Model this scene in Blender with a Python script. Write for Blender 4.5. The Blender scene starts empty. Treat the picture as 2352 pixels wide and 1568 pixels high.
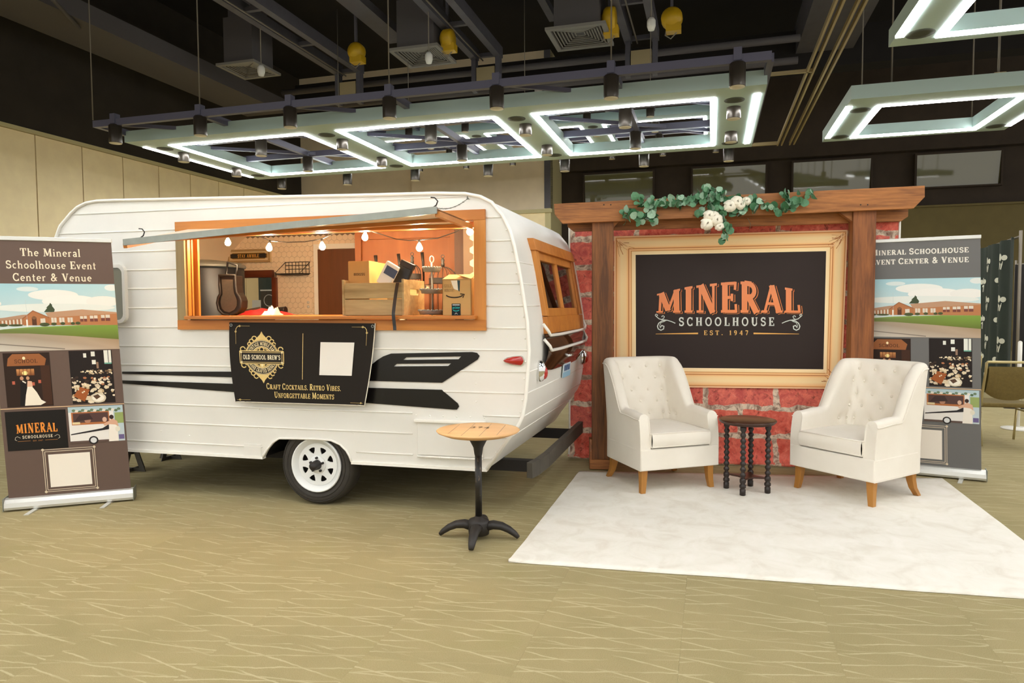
import bpy, bmesh, math, random
from mathutils import Vector, Matrix, noise as mnoise
from mathutils.geometry import tessellate_polygon

scn = bpy.context.scene
COL = scn.collection
V = Vector
rad = math.radians

# ------------------------------------------------------------------ camera
FPX, CX, CY, HCAM = 1568.0, 1176.0, 784.0, 1.4        # focal length in pixels of the 2352x1568 frame
PITCH = math.atan((784 - 706) / FPX)
ROLL = 0.005
_cp, _sp = math.cos(PITCH), math.sin(PITCH)
_cr, _sr = math.cos(ROLL), math.sin(ROLL)
FWD = V((0, _cp, -_sp)); _R0 = V((1, 0, 0)); _U0 = V((0, _sp, _cp))
CXV = _R0 * _cr - _U0 * _sr
CYV = _R0 * _sr + _U0 * _cr
CAM = V((0, 0, HCAM))
cam_d = bpy.data.cameras.new('camera'); cam = bpy.data.objects.new('camera', cam_d); COL.objects.link(cam)
cam_d.sensor_fit = 'HORIZONTAL'; cam_d.sensor_width = 36.0; cam_d.lens = 36.0 * FPX / 2352.0
cam_d.clip_start = 0.05; cam_d.clip_end = 200
_m = Matrix((CXV, CYV, -FWD)).transposed().to_4x4(); _m.translation = CAM
cam.matrix_world = _m
scn.camera = cam

# ------------------------------------------------------------------ world, exposure
w = bpy.data.worlds.new('hall_ambience'); scn.world = w; w.use_nodes = True
w.node_tree.nodes['Background'].inputs[0].default_value = (1.0, 0.965, 0.91, 1)
w.node_tree.nodes['Background'].inputs[1].default_value = 0.72
scn.view_settings.view_transform = 'Standard'
scn.view_settings.look = 'None'
scn.view_settings.exposure = 0.80
scn.view_settings.gamma = 1.0
scn.view_settings.use_curve_mapping = False
STRIP_POWER = 17.0          # emission of the LED strips
BULB_POWER = 6.2            # watts of one festoon bulb

# ------------------------------------------------------------------ pixel -> place
def ray(px, py): return FWD + CXV * ((px - CX) / FPX) + CYV * ((CY - py) / FPX)
def hit(px, py, P, N):
    d = ray(px, py); return CAM + d * ((V(P) - CAM).dot(N) / d.dot(N))
def gz(px, py, z=0.0): return hit(px, py, (0, 0, z), V((0, 0, 1)))
class Frame:
    def __init__(s, O, yaw):
        s.O = V(O); s.yaw = rad(yaw)
        s.ex = V((math.cos(s.yaw), math.sin(s.yaw), 0)); s.ey = V((-math.sin(s.yaw), math.cos(s.yaw), 0))
    def loc(s, p): q = V(p) - s.O; return V((q.dot(s.ex), q.dot(s.ey), q.z))
    def wld(s, p): p = V(p); return s.O + s.ex * p.x + s.ey * p.y + V((0, 0, p.z))
    def at(s, px, py, off=0.0): return s.loc(hit(px, py, s.O + s.ey * off, s.ey))     # on the vertical plane y = off
    def atx(s, px, py, x): return s.loc(hit(px, py, s.O + s.ex * x, s.ex))            # on the vertical plane x = const
    def atz(s, px, py, z): return s.loc(hit(px, py, (0, 0, z), V((0, 0, 1))))

ROOM = Frame((0, 0, 0), -16.3)
CAR = Frame(gz(738, 1163), -14.2)
PG = Frame((0.757, 5.83, 0), -4.8)
BD = Frame((2.026, 6.03, 0), -12.0)

# ------------------------------------------------------------------ materials
def lin(c): c /= 255.0; return c / 12.92 if c <= 0.04045 else ((c + 0.055) / 1.055) ** 2.4
def S(r, g=None, b=None):
    if g is None: r, g, b = r
    return (lin(r), lin(g), lin(b), 1.0)
MATS = {}
class NT:
    def __init__(s, name):
        s.m = bpy.data.materials.new(name); s.m.use_nodes = True
        s.n = s.m.node_tree.nodes; s.l = s.m.node_tree.links; s.b = s.n['Principled BSDF']
        MATS[name] = s.m
    def node(s, t, **kw):
        nd = s.n.new(t)
        for k, v in kw.items():
            if k.startswith('i_'):
                key = k[2:]; key = int(key) if key.isdigit() else key
                nd.inputs[key].default_value = v
            else: setattr(nd, k, v)
        return nd
    def link(s, a, b): s.l.new(a, b)
    def math(s, op, a, b=None, c=None, clamp=False):
        nd = s.n.new('ShaderNodeMath'); nd.operation = op; nd.use_clamp = clamp
        for i, x in enumerate((a, b, c)):
            if x is None: continue
            if isinstance(x, (int, float)): nd.inputs[i].default_value = x
            else: s.l.new(x, nd.inputs[i])
        return nd.outputs[0]
    def mix(s, fac, a, b, mode='MIX'):
        nd = s.n.new('ShaderNodeMix'); nd.data_type = 'RGBA'; nd.blend_type = mode
        for i, x in ((0, fac), (6, a), (7, b)):
            if isinstance(x, (int, float)): nd.inputs[i].default_value = x
            elif isinstance(x, (tuple, list)): nd.inputs[i].default_value = x
            else: s.l.new(x, nd.inputs[i])
        return nd.outputs[2]
    def ramp(s, fac, stops):
        nd = s.n.new('ShaderNodeValToRGB'); e = nd.color_ramp.elements
        while len(e) < len(stops): e.new(0.5)
        for el, (p, c) in zip(e, stops): el.position = p; el.color = c
        s.l.new(fac, nd.inputs[0]); return nd.outputs[0]
    def coords(s, scale=(1, 1, 1), rot=(0, 0, 0)):
        tc = s.n.new('ShaderNodeTexCoord'); mp = s.n.new('ShaderNodeMapping')
        mp.inputs['Scale'].default_value = scale; mp.inputs['Rotation'].default_value = rot
        s.l.new(tc.outputs['Object'], mp.inputs[0]); return mp.outputs[0]
    def noise(s, vec, scale, detail=3, rough=0.55, dist=0.0):
        nd = s.n.new('ShaderNodeTexNoise'); nd.inputs['Scale'].default_value = scale
        nd.inputs['Detail'].default_value = detail; nd.inputs['Roughness'].default_value = rough
        nd.inputs['Distortion'].default_value = dist
        s.l.new(vec, nd.inputs['Vector']); return nd.outputs[0]
    def bump(s, h, strength, dist=0.01):
        nd = s.n.new('ShaderNodeBump'); nd.inputs['Strength'].default_value = strength
        nd.inputs['Distance'].default_value = dist
        s.l.new(h, nd.inputs['Height']); s.l.new(nd.outputs[0], s.b.inputs['Normal'])

def pm(name, col, rough=0.5, metal=0.0, var=0.0, vs=6.0, bump=0.0, bs=60.0, stretch=(1, 1, 1), coat=0.0, spec=0.5):
    t = NT(name); b = t.b
    b.inputs['Base Color'].default_value = S(col); b.inputs['Roughness'].default_value = rough
    b.inputs['Metallic'].default_value = metal; b.inputs['Coat Weight'].default_value = coat
    b.inputs['Specular IOR Level'].default_value = spec
    if var or bump:
        vec = t.coords(stretch)
        if var:
            n = t.noise(vec, vs, 4)
            a = tuple(c * (1 - var) for c in S(col)[:3]) + (1,); d = tuple(min(1, c * (1 + var)) for c in S(col)[:3]) + (1,)
            t.link(t.ramp(n, [(0.3, a), (0.7, d)]), b.inputs['Base Color'])
        if bump: t.bump(t.noise(vec, bs, 3), bump)
    return t.m

def wood(name, dark, light, axis='x', scale=9.0, rough=0.55, knots=0.35, bump=0.15, contrast=(0.3, 0.72), off=(0, 0, 0), fine=0.25):
    t = NT(name)
    sc = {'x': (0.08, 1, 1), 'y': (1, 0.08, 1), 'z': (1, 1, 0.08)}[axis]
    vec = t.coords(sc)
    mp = vec.node; mp.inputs['Location'].default_value = off
    n1 = t.noise(vec, scale, 5, 0.6, 0.6)
    n2 = t.noise(vec, scale * 5, 3, 0.6, 0.2)
    f = t.math('ADD', t.math('MULTIPLY', n1, 1 - fine), t.math('MULTIPLY', n2, fine))
    c = t.ramp(f, [(contrast[0], S(dark)), (contrast[1], S(light))])
    if knots:
        v2 = t.coords({'x': (0.35, 1, 1), 'y': (1, 0.35, 1), 'z': (1, 1, 0.35)}[axis])
        vo = t.node('ShaderNodeTexVoronoi'); vo.inputs['Scale'].default_value = 4.2; t.link(v2, vo.inputs['Vector'])
        k = t.ramp(vo.outputs['Distance'], [(0.03, (1, 1, 1, 1)), (0.16, (0, 0, 0, 1))])
        c = t.mix(t.math('MULTIPLY', k, knots), c, tuple(x * 0.35 for x in S(dark)[:3]) + (1,))
    t.link(c, t.b.inputs['Base Color']); t.b.inputs['Roughness'].default_value = rough
    if bump: t.bump(n2, bump, 0.004)
    return t.m

def glow(name, col, strength):
    t = NT(name); t.b.inputs['Base Color'].default_value = (0.8, 0.8, 0.8, 1)
    t.b.inputs['Emission Color'].default_value = S(col); t.b.inputs['Emission Strength'].default_value = strength
    return t.m

# ------------------------------------------------------------------ mesh builder
class MB:
    def __init__(s): s.v = []; s.f = []; s.sm = []
    def add(s, vs, fs, smooth=False):
        o = len(s.v); s.v += [tuple(v) for v in vs]
        for f in fs: s.f.append([i + o for i in f]); s.sm.append(smooth)
        return s
    def box(s, x0, x1, y0, y1, z0, z1):
        return s.hexa([(x0, y0, z0), (x1, y0, z0), (x1, y1, z0), (x0, y1, z0), (x0, y0, z1), (x1, y0, z1), (x1, y1, z1), (x0, y1, z1)])
    def hexa(s, p): return s.add(p, [(0, 3, 2, 1), (4, 5, 6, 7), (0, 1, 5, 4), (1, 2, 6, 5), (2, 3, 7, 6), (3, 0, 4, 7)])
    def bar(s, p0, p1, w, h, up=(0, 0, 1)):
        p0, p1 = V(p0), V(p1); d = (p1 - p0).normalized(); up = V(up)
        if abs(d.dot(up)) > 0.99: up = V((0, 1, 0))
        r = d.cross(up).normalized() * (w / 2); u = r.cross(d).normalized() * (h / 2)
        return s.hexa([p0 - r - u, p0 + r - u, p1 + r - u, p1 - r - u, p0 - r + u, p0 + r + u, p1 + r + u, p1 - r + u])
    def tube(s, pts, r, n=8, closed=False, caps=True, flat=1.0, smooth=True):
        pts = [V(p) for p in pts]; k = len(pts); vs = []; prev = None
        for i, p in enumerate(pts):
            a = pts[i - 1] if (i or closed) else pts[0]; b = pts[(i + 1) % k] if (i < k - 1 or closed) else pts[-1]
            d = (b - a)
            d = d.normalized() if d.length > 1e-9 else V((0, 0, 1))
            if prev is None:
                u = V((0, 0, 1)) if abs(d.z) < 0.9 else V((1, 0, 0)); x = d.cross(u).normalized()
            else: x = (prev - d * prev.dot(d)).normalized()
            prev = x; y = d.cross(x); rr = r[i] if isinstance(r, (list, tuple)) else r
            for j in range(n):
                t = 2 * math.pi * j / n; vs.append(p + x * (math.cos(t) * rr) + y * (math.sin(t) * rr * flat))
        fs = []
        for i in range(k if closed else k - 1):
            a, b = i * n, ((i + 1) % k) * n
            for j in range(n): fs.append((a + j, a + (j + 1) % n, b + (j + 1) % n, b + j))
        s.add(vs, fs, smooth)
        if caps and not closed:
            s.add(vs[:n], [list(range(n - 1, -1, -1))]); s.add(vs[-n:], [list(range(n))])
        return s
    def cyl(s, p0, p1, r0, r1=None, n=16): return s.tube([p0, p1], [r0, r0 if r1 is None else r1], n)
    def lathe(s, prof, n=24, c=(0, 0, 0), axis='z', smooth=True, caps=True):
        vs = []; c = V(c)
        for r, z in prof:
            for j in range(n):
                t = 2 * math.pi * j / n; a, b = r * math.cos(t), r * math.sin(t)
                vs.append(c + {'z': V((a, b, z)), 'y': V((a, z, b)), 'x': V((z, a, b))}[axis])
        fs = [(i * n + j, i * n + (j + 1) % n, (i + 1) * n + (j + 1) % n, (i + 1) * n + j) for i in range(len(prof) - 1) for j in range(n)]
        s.add(vs, fs, smooth)
        if caps and prof[0][0] > 1e-5: s.add(vs[:n], [list(range(n - 1, -1, -1))])
        if caps and prof[-1][0] > 1e-5: s.add(vs[-n:], [list(range(n))])
        return s
    def plate(s, outer, holes=(), t0=0.0, t1=0.01, fn=None, smooth=False):
        fn = fn or (lambda a, b, t: (a, t, b))
        loops = [list(outer)] + [list(h) for h in holes]
        tris = tessellate_polygon([[V((a, b, 0)) for a, b in lp] for lp in loops])
        flat = [p for lp in loops for p in lp]; n = len(flat)
        vs = [fn(a, b, t0) for a, b in flat] + [fn(a, b, t1) for a, b in flat]
        fs = [tuple(t) for t in tris] + [tuple(i + n for i in reversed(t)) for t in tris]
        s.add(vs, fs, smooth); o = 0
        for lp in loops:
            k = len(lp)
            base = [fn(a, b, t0) for a, b in lp] + [fn(a, b, t1) for a, b in lp]
            s.add(base, [(i, (i + 1) % k, k + (i + 1) % k, k + i) for i in range(k)])
        return s
    def grid(s, fn, nu, nv, smooth=True, closed_u=False):
        vs = [fn(i / (nu if closed_u else nu - 1), j / (nv - 1)) for i in range(nu) for j in range(nv)]
        fs = [(i * nv + j, ((i + 1) % nu) * nv + j, ((i + 1) % nu) * nv + j + 1, i * nv + j + 1)
              for i in range(nu if closed_u else nu - 1) for j in range(nv - 1)]
        return s.add(vs, fs, smooth)
    def sphere(s, c, r, nu=10, nv=7, sc=(1, 1, 1)):
        c = V(c)
        return s.grid(lambda u, v: c + V((math.cos(2 * math.pi * u) * math.sin(math.pi * v) * r * sc[0], math.sin(2 * math.pi * u) * math.sin(math.pi * v) * r * sc[1], -math.cos(math.pi * v) * r * sc[2])), nu, nv, True, True)
    def xf(s, M):
        s.v = [tuple(M @ V(v)) for v in s.v]; return s
    def mesh(s, name, smooth=None, weld=1e-5):
        me = bpy.data.meshes.new(name); me.from_pydata(s.v, [], s.f)
        for p, k in zip(me.polygons, s.sm): p.use_smooth = k if smooth is None else smooth
        bm = bmesh.new(); bm.from_mesh(me)
        if weld: bmesh.ops.remove_doubles(bm, verts=bm.verts, dist=weld)
        bmesh.ops.recalc_face_normals(bm, faces=bm.faces); bm.to_mesh(me); bm.free()
        return me
    def build(s, name, m, parent=None, smooth=None, bevel=0, seg=2, loc=None, sub=0, rot=None):
        me = s.mesh(name, smooth); o = bpy.data.objects.new(name, me); COL.objects.link(o)
        me.materials.append(m if not isinstance(m, str) else MATS[m])
        if parent: o.parent = parent
        if loc is not None: o.location = loc
        if rot is not None: o.rotation_euler = rot
        if bevel:
            md = o.modifiers.new('bevel', 'BEVEL'); md.width = bevel; md.segments = seg; md.limit_method = 'ANGLE'; md.angle_limit = rad(40)
        if sub:
            md = o.modifiers.new('sub', 'SUBSURF'); md.levels = sub; md.render_levels = sub
        return o

def tag(o, label=None, cat=None, group=None, kind=None):
    if label: o['label'] = label
    if cat: o['category'] = cat
    if group: o['group'] = group
    if kind: o['kind'] = kind
    return o
def thing(name, label, cat, loc=(0, 0, 0), yaw=0.0, group=None, kind=None):
    o = bpy.data.objects.new(name, None); COL.objects.link(o); o.empty_display_size = 0.1
    o.location = loc; o.rotation_euler = (0, 0, yaw)
    return tag(o, label, cat, group, kind)
def empty_in(fr, name, label, cat, p, group=None): return thing(name, label, cat, fr.wld(p), fr.yaw, group)
def struct(o): o['kind'] = 'structure'; return o
def copy_tree(o, parent=None):
    c = o.copy(); COL.objects.link(c)
    if parent: c.parent = parent
    for ch in list(o.children): copy_tree(ch, c)
    return c
def inst(name, me, parent, loc, rot=(0, 0, 0), scale=None):
    o = bpy.data.objects.new(name, me); COL.objects.link(o); o.parent = parent; o.location = loc; o.rotation_euler = rot
    if scale: o.scale = scale
    return o
def smooth01(x): x = max(0.0, min(1.0, x)); return x * x * (3 - 2 * x)
def lerp(a, b, t): return a + (b - a) * t
def rrect(x0, x1, z0, z1, r, n=5):
    out = []
    for cx, cz, a0 in ((x1 - r, z1 - r, 0), (x0 + r, z1 - r, 90), (x0 + r, z0 + r, 180), (x1 - r, z0 + r, 270)):
        for i in range(n + 1):
            a = rad(a0 + 90 * i / n); out.append((cx + r * math.cos(a), cz + r * math.sin(a)))
    return out
def circ(cx, cz, r, n=24, rz=None): return [(cx + r * math.cos(2 * math.pi * i / n), cz + (rz or r) * math.sin(2 * math.pi * i / n)) for i in range(n)]

# ------------------------------------------------------------------ lettering: a slab-serif stroke alphabet
def AR(cx, cy, rx, ry, a0, a1, n=12): return [(cx + rx * math.cos(rad(a0 + (a1 - a0) * i / n)), cy + ry * math.sin(rad(a0 + (a1 - a0) * i / n))) for i in range(n + 1)]
K, N, M_ = 0.19, 0.085, 0.14
GL = {
 'A': (.80, [(N, [(.12, 0), (.40, 1)]), (K, [(.40, 1), (.70, 0)]), (N, [(.2, .33), (.6, .33)])], [(.12, 0, .12), (.70, 0, .14)]),
 'B': (.72, [(K, [(.2, 0), (.2, 1)]), (M_, [(.2, .95), (.4, .95)] + AR(.4, .74, .17, .2, 90, -90) + [(.2, .54)]), (M_, [(.2, .5), (.42, .5)] + AR(.42, .27, .19, .22, 90, -90) + [(.2, .05)])], [(.16, 0, .12), (.16, 1, .12)]),
 'C': (.78, [(M_, AR(.42, .5, .31, .45, 42, 318, 18)), (N, [(.66, .98), (.66, .68)]), (N, [(.66, .02), (.66, .3)])], []),
 'D': (.80, [(K, [(.2, 0), (.2, 1)]), (M_, [(.2, .95), (.36, .95)] + AR(.36, .5, .32, .45, 90, -90, 16) + [(.2, .05)])], [(.16, 0, .12), (.16, 1, .12)]),
 'E': (.70, [(K, [(.2, 0), (.2, 1)]), (N, [(.2, .955), (.62, .955)]), (N, [(.2, .5), (.5, .5)]), (N, [(.2, .045), (.64, .045)]), (N, [(.6, .74), (.62, 1)]), (N, [(.63, .28), (.65, 0)]), (N, [(.48, .38), (.48, .62)])], [(.16, 0, .12), (.16, 1, .12)]),
 'F': (.66, [(K, [(.2, 0), (.2, 1)]), (N, [(.2, .955), (.6, .955)]), (N, [(.2, .5), (.48, .5)]), (N, [(.58, .72), (.6, 1)]), (N, [(.46, .38), (.46, .62)])], [(.2, 0, .16), (.16, 1, .12)]),
 'G': (.82, [(M_, AR(.42, .5, .31, .45, 42, 330, 18)), (N, [(.66, .98), (.66, .68)]), (M_, [(.68, .02), (.68, .42)]), (N, [(.5, .42), (.8, .42)])], []),
 'H': (.84, [(K, [(.2, 0), (.2, 1)]), (K, [(.64, 0), (.64, 1)]), (N, [(.2, .5), (.64, .5)])], [(.2, 0, .15), (.2, 1, .15), (.64, 0, .15), (.64, 1, .15)]),
 'I': (.42, [(K, [(.21, 0), (.21, 1)])], [(.21, 0, .16), (.21, 1, .16)]),
 'K': (.82, [(K, [(.2, 0), (.2, 1)]), (N, [(.2, .4), (.66, 1)]), (K, [(.36, .56), (.68, 0)])], [(.2, 0, .15), (.2, 1, .15), (.66, 1, .12), (.69, 0, .13)]),
 'L': (.68, [(K, [(.2, 0), (.2, 1)]), (N, [(.2, .045), (.62, .045)]), (N, [(.6, .34), (.63, 0)])], [(.16, 0, .12), (.2, 1, .15)]),
 'M': (1.02, [(N, [(.16, 0), (.2, 1)]), (K, [(.22, 1), (.5, .1)]), (N, [(.5, .1), (.8, 1)]), (K, [(.82, 1), (.84, 0)])], [(.16, 0, .13), (.17, 1, .12), (.85, 1, .12), (.84, 0, .15)]),
 'N': (.88, [(N, [(.17, 0), (.17, 1)]), (K, [(.2, 1), (.68, 0)]), (N, [(.70, 0), (.70, 1)])], [(.17, 0, .14), (.14, 1, .12), (.70, 1, .14)]),
 'O': (.86, [(M_, AR(.43, .5, .32, .45, 0, 360, 24))], []),
 'P': (.70, [(K, [(.2, 0), (.2, 1)]), (M_, [(.2, .95), (.4, .95)] + AR(.4, .71, .2, .23, 90, -90) + [(.2, .48)])], [(.2, 0, .16), (.16, 1, .12)]),
 'R': (.80, [(K, [(.2, 0), (.2, 1)]), (M_, [(.2, .95), (.4, .95)] + AR(.4, .73, .19, .21, 90, -90) + [(.2, .52)]), (K, [(.38, .5), (.68, 0)])], [(.2, 0, .16), (.16, 1, .12), (.7, 0, .1)]),
 'S': (.68, [(M_, AR(.34, .735, .22, .215, 35, 270, 12) + AR(.34, .275, .24, .235, 90, -145, 12)), (N, [(.55, .98), (.55, .7)]), (N, [(.12, .02), (.12, .3)])], []),
 'T': (.74, [(K, [(.37, 0), (.37, 1)]), (N, [(.06, .955), (.68, .955)]), (N, [(.08, .7), (.06, 1)]), (N, [(.66, .7), (.68, 1)])], [(.37, 0, .17)]),
 'U': (.84, [(K, [(.2, 1), (.2, .35)]), (M_, AR(.43, .34, .23, .29, 180, 360, 12)), (N, [(.66, .34), (.66, 1)])], [(.2, 1, .15), (.66, 1, .13)]),
 'V': (.80, [(K, [(.16, 1), (.41, 0)]), (N, [(.41, 0), (.66, 1)])], [(.15, 1, .14), (.66, 1, .12)]),
 'W': (1.1, [(K, [(.15, 1), (.35, 0)]), (N, [(.35, 0), (.55, .9)]), (K, [(.54, .95), (.74, 0)]), (N, [(.74, 0), (.95, 1)])], [(.14, 1, .13), (.54, 1, .12), (.95, 1, .12)]),
 'Y': (.78, [(K, [(.14, 1), (.39, .45)]), (N, [(.39, .45), (.64, 1)]), (K, [(.39, .48), (.39, 0)])], [(.14, 1, .13), (.64, 1, .12), (.39, 0, .16)]),
 '&': (.86, [(M_, [(.72, .05), (.3, .62)] + AR(.38, .76, .14, .19, 200, -20, 10) + [(.44, .58), (.2, .38)] + AR(.34, .24, .2, .2, 150, 330, 10) + [(.66, .46)])], [(.68, .5, .12)]),
 '.': (.30, [(K, [(.15, 0), (.15, .17)])], []),
 "'": (.26, [(M_, [(.13, .72), (.15, 1)])], []),
 '1': (.46, [(K, [(.25, 0), (.25, 1)]), (N, [(.1, .8), (.25, .97)])], [(.25, 0, .17)]),
 '9': (.66, [(M_, AR(.33, .7, .2, .25, 0, 360, 16)), (M_, [(.53, .7), (.5, .3), (.38, .08), (.2, .05)])], []),
 '4': (.68, [(N, [(.46, 1), (.08, .32), (.64, .32)]), (K, [(.46, 0), (.46, 1)])], [(.46, 0, .14)]),
 '7': (.62, [(K, [(.08, .93), (.54, .93)]), (M_, [(.54, .93), (.28, 0)])], []),
 '8': (.64, [(M_, AR(.32, .74, .19, .2, 0, 360, 14)), (M_, AR(.32, .28, .22, .23, 0, 360, 14))], []),
 '0': (.64, [(M_, AR(.32, .5, .22, .45, 0, 360, 18))], []),
 '2': (.62, [(M_, AR(.31, .72, .2, .23, 160, -30, 10) + [(.1, .07)]), (M_, [(.08, .07), (.56, .07)])], []),
 '3': (.62, [(M_, AR(.29, .74, .2, .2, 150, -80, 10)), (M_, AR(.29, .28, .22, .24, 85, -150, 10))], []),
 'a': (.56, [(M_, [(.42, 0), (.42, .42)] + AR(.27, .44, .15, .17, 0, 160, 8)), (.11, AR(.26, .17, .16, .14, 40, 320, 10))], [(.46, 0, .07)]),
 'c': (.54, [(.12, AR(.3, .32, .2, .27, 50, 310, 14))], []),
 'e': (.56, [(.12, AR(.29, .32, .2, .27, 0, 310, 14)), (N, [(.1, .34), (.48, .34)])], []),
 'h': (.66, [(M_, [(.15, 0), (.15, 1)]), (.12, [(.15, .42)] + AR(.33, .42, .16, .17, 150, 0, 8) + [(.49, 0)])], [(.15, 0, .11), (.49, 0, .11), (.11, 1, .07)]),
 'i': (.32, [(M_, [(.16, 0), (.16, .6)]), (M_, [(.16, .78), (.16, .92)])], [(.16, 0, .12), (.12, .6, .07)]),
 'l': (.32, [(M_, [(.16, 0), (.16, 1.02)])], [(.16, 0, .12), (.12, 1.02, .07)]),
 'm': (.98, [(M_, [(.15, 0), (.15, .6)]), (.12, [(.15, .4)] + AR(.32, .42, .15, .16, 150, 0, 8) + [(.47, 0)]), (.12, [(.47, .4)] + AR(.64, .42, .15, .16, 150, 0, 8) + [(.79, 0)])], [(.15, 0, .1), (.47, 0, .1), (.79, 0, .1)]),
 'n': (.66, [(M_, [(.15, 0), (.15, .6)]), (.12, [(.15, .42)] + AR(.33, .42, .16, .17, 150, 0, 8) + [(.49, 0)])], [(.15, 0, .11), (.49, 0, .11), (.11, .6, .07)]),
 'o': (.60, [(.12, AR(.3, .32, .21, .27, 0, 360, 18))], []),
 'p': (.64, [(M_, [(.15, -.3), (.15, .6)]), (.12, AR(.33, .31, .2, .26, 0, 360, 14))], []),
 'r': (.48, [(M_, [(.15, 0), (.15, .6)]), (.12, [(.15, .4)] + AR(.32, .44, .15, .14, 150, 50, 6))], [(.15, 0, .12), (.11, .6, .07)]),
 's': (.48, [(.11, AR(.24, .46, .13, .13, 30, 270, 8) + AR(.24, .18, .14, .14, 90, -150, 8))], []),
 't': (.42, [(.12, [(.18, .85), (.18, .14)] + AR(.27, .14, .09, .1, 180, 300, 5)), (N, [(.04, .58), (.36, .58)])], []),
 'u': (.66, [(.12, [(.15, .6), (.15, .2)] + AR(.31, .2, .16, .16, 180, 330, 8)), (M_, [(.49, 0), (.49, .6)])], [(.1, .6, .07), (.45, .6, .07), (.53, 0, .06)]),
 'v': (.58, [(M_, [(.12, .6), (.29, 0)]), (N, [(.29, 0), (.46, .6)])], [(.12, .6, .1), (.46, .6, .09)]),
 ' ': (.36, [], []),
}
def ribbon(pts, w):
    pts = [V((a, b)) for a, b in pts]; k = len(pts); out = []; closed = (pts[0] - pts[-1]).length < 1e-4
    if closed: pts = pts[:-1]; k -= 1
    L, R = [], []
    for i in range(k):
        a = pts[i - 1] if (i or closed) else None; b = pts[(i + 1) % k] if (i < k - 1 or closed) else None
        d1 = (pts[i] - a).normalized() if a is not None else None; d2 = (b - pts[i]).normalized() if b is not None else None
        if d1 is None: d1 = d2
        if d2 is None: d2 = d1
        n1, n2 = V((-d1.y, d1.x)), V((-d2.y, d2.x)); n = n1 + n2
        n = n / n.length if n.length > 1e-6 else n1
        s = w / 2 / max(0.45, n.dot(n1)); ww = s if not isinstance(w, list) else s
        L.append(pts[i] + n * ww); R.append(pts[i] - n * ww)
    for i in range(k if closed else k - 1):
        j = (i + 1) % k; out.append([tuple(L[i]), tuple(R[i]), tuple(R[j]), tuple(L[j])])
    return out

class Print:
    """flat print: coloured polygons in (u, v), laid on a surface by fn(u, v, height)"""
    def __init__(s, fn, step=0.0005): s.fn = fn; s.v = []; s.f = []; s.c = []; s.step = step; s.lay = 1; s.mic = 0.0; s.last = None
    def up(s): s.lay += 1; return s
    def poly(s, pts, col, cols=None):
        if cols or col != s.last: s.mic += 8e-6; s.last = None if cols and not isinstance(col, tuple) else col
        o = len(s.v); s.v += [s.fn(a, b, s.lay * s.step + s.mic) for a, b in pts]
        s.f.append(list(range(o, o + len(pts))))
        s.c += [S(c) for c in cols] if cols else [S(col)] * len(pts)
    def rect(s, a0, b0, a1, b1, col, top=None):
        s.poly([(a0, b0), (a1, b0), (a1, b1), (a0, b1)], col, [col, col, top, top] if top else None)
    def rects(s, a0, b0, a1, b1, col, top, n=8, m=1):       # cut up so that it follows a curved surface
        for i in range(n):
            for j in range(m):
                x0, x1 = lerp(a0, a1, i / n), lerp(a0, a1, (i + 1) / n); y0, y1 = lerp(b0, b1, j / m), lerp(b0, b1, (j + 1) / m)
                s.rect(x0, y0, x1, y1, col)
    def ell(s, cx, cy, rx, ry, col, n=20, lo=-1e9, hi=1e9): s.poly([(min(hi, max(lo, cx + rx * math.cos(2 * math.pi * i / n))), cy + ry * math.sin(2 * math.pi * i / n)) for i in range(n)], col)
    def line(s, pts, w, col):
        for q in ribbon(pts, w): s.poly(q, col)
    def ring(s, cx, cy, r, w, col, a0=0, a1=360, n=40, asp=1.0): s.line(AR(cx, cy, r, r * asp, a0, a1, n), w, col)
    def concave(s, pts, col):
        o = len(s.v); s.v += [s.fn(a, b, s.lay * s.step) for a, b in pts]; s.c += [S(col)] * len(pts)
        for t in tessellate_polygon([[V((a, b, 0)) for a, b in pts]]): s.f.append([o + i for i in t])
    def text(s, st, cx, y, h, col, width=None, gap=0.06, warp=None, bold=1.0, smallcaps=0.0, col2=None, italic=0.0):
        adv = 0; items = []; first = True
        for ch in st:
            k = 1.0
            if smallcaps and not (first): k = smallcaps
            first = (ch == ' ') if smallcaps else first
            g = GL.get(ch) or GL.get(ch.upper()); items.append((g, adv, k)); adv += (g[0] + gap) * k
            if ch == ' ': first = True
        total = adv - gap; sx = h if width is None else width / total
        def put(q, flip=False):
            pp = []
            for a, b in q:
                u, v = cx + (a - total / 2) * sx + b * italic * h, y + b * h
                pp.append(warp(u, v) if warp else (u, v))
            if col2:
                cs = [tuple(lerp(c1, c2, min(1, max(0, b))) for c1, c2 in zip(col, col2)) for _, b in q]
                s.poly(pp, col, cs)
            else: s.poly(pp, col)
        for g, x, k in items:
            for wd, pts in g[1]:
                for q in ribbon(pts, wd * bold): put([(x + a * k, b * k) for a, b in q])
            for sx_, sy, hw in g[2]:
                t = .075 * bold; y0, y1 = (sy - t, sy) if sy > 0.3 else (sy, sy + t)
                put([(x + a * k, b * k) for a, b in ((sx_ - hw, y0), (sx_ + hw, y0), (sx_ + hw, y1), (sx_ - hw, y1))])
    def build(s, name, parent=None, m='print_ink'):
        me = bpy.data.meshes.new(name); me.from_pydata([tuple(v) for v in s.v], [], s.f)
        at = me.color_attributes.new('ink', 'FLOAT_COLOR', 'POINT')
        for i, c in enumerate(s.c): at.data[i].color = c
        o = bpy.data.objects.new(name, me); COL.objects.link(o); me.materials.append(MATS[m])
        if parent: o.parent = parent
        return o

_t = NT('print_ink'); _a = _t.node('ShaderNodeVertexColor'); _a.layer_name = 'ink'
_t.link(_a.outputs[0], _t.b.inputs['Base Color']); _t.b.inputs['Roughness'].default_value = 0.6
_t.b.inputs['Specular IOR Level'].default_value = 0.25
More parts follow.
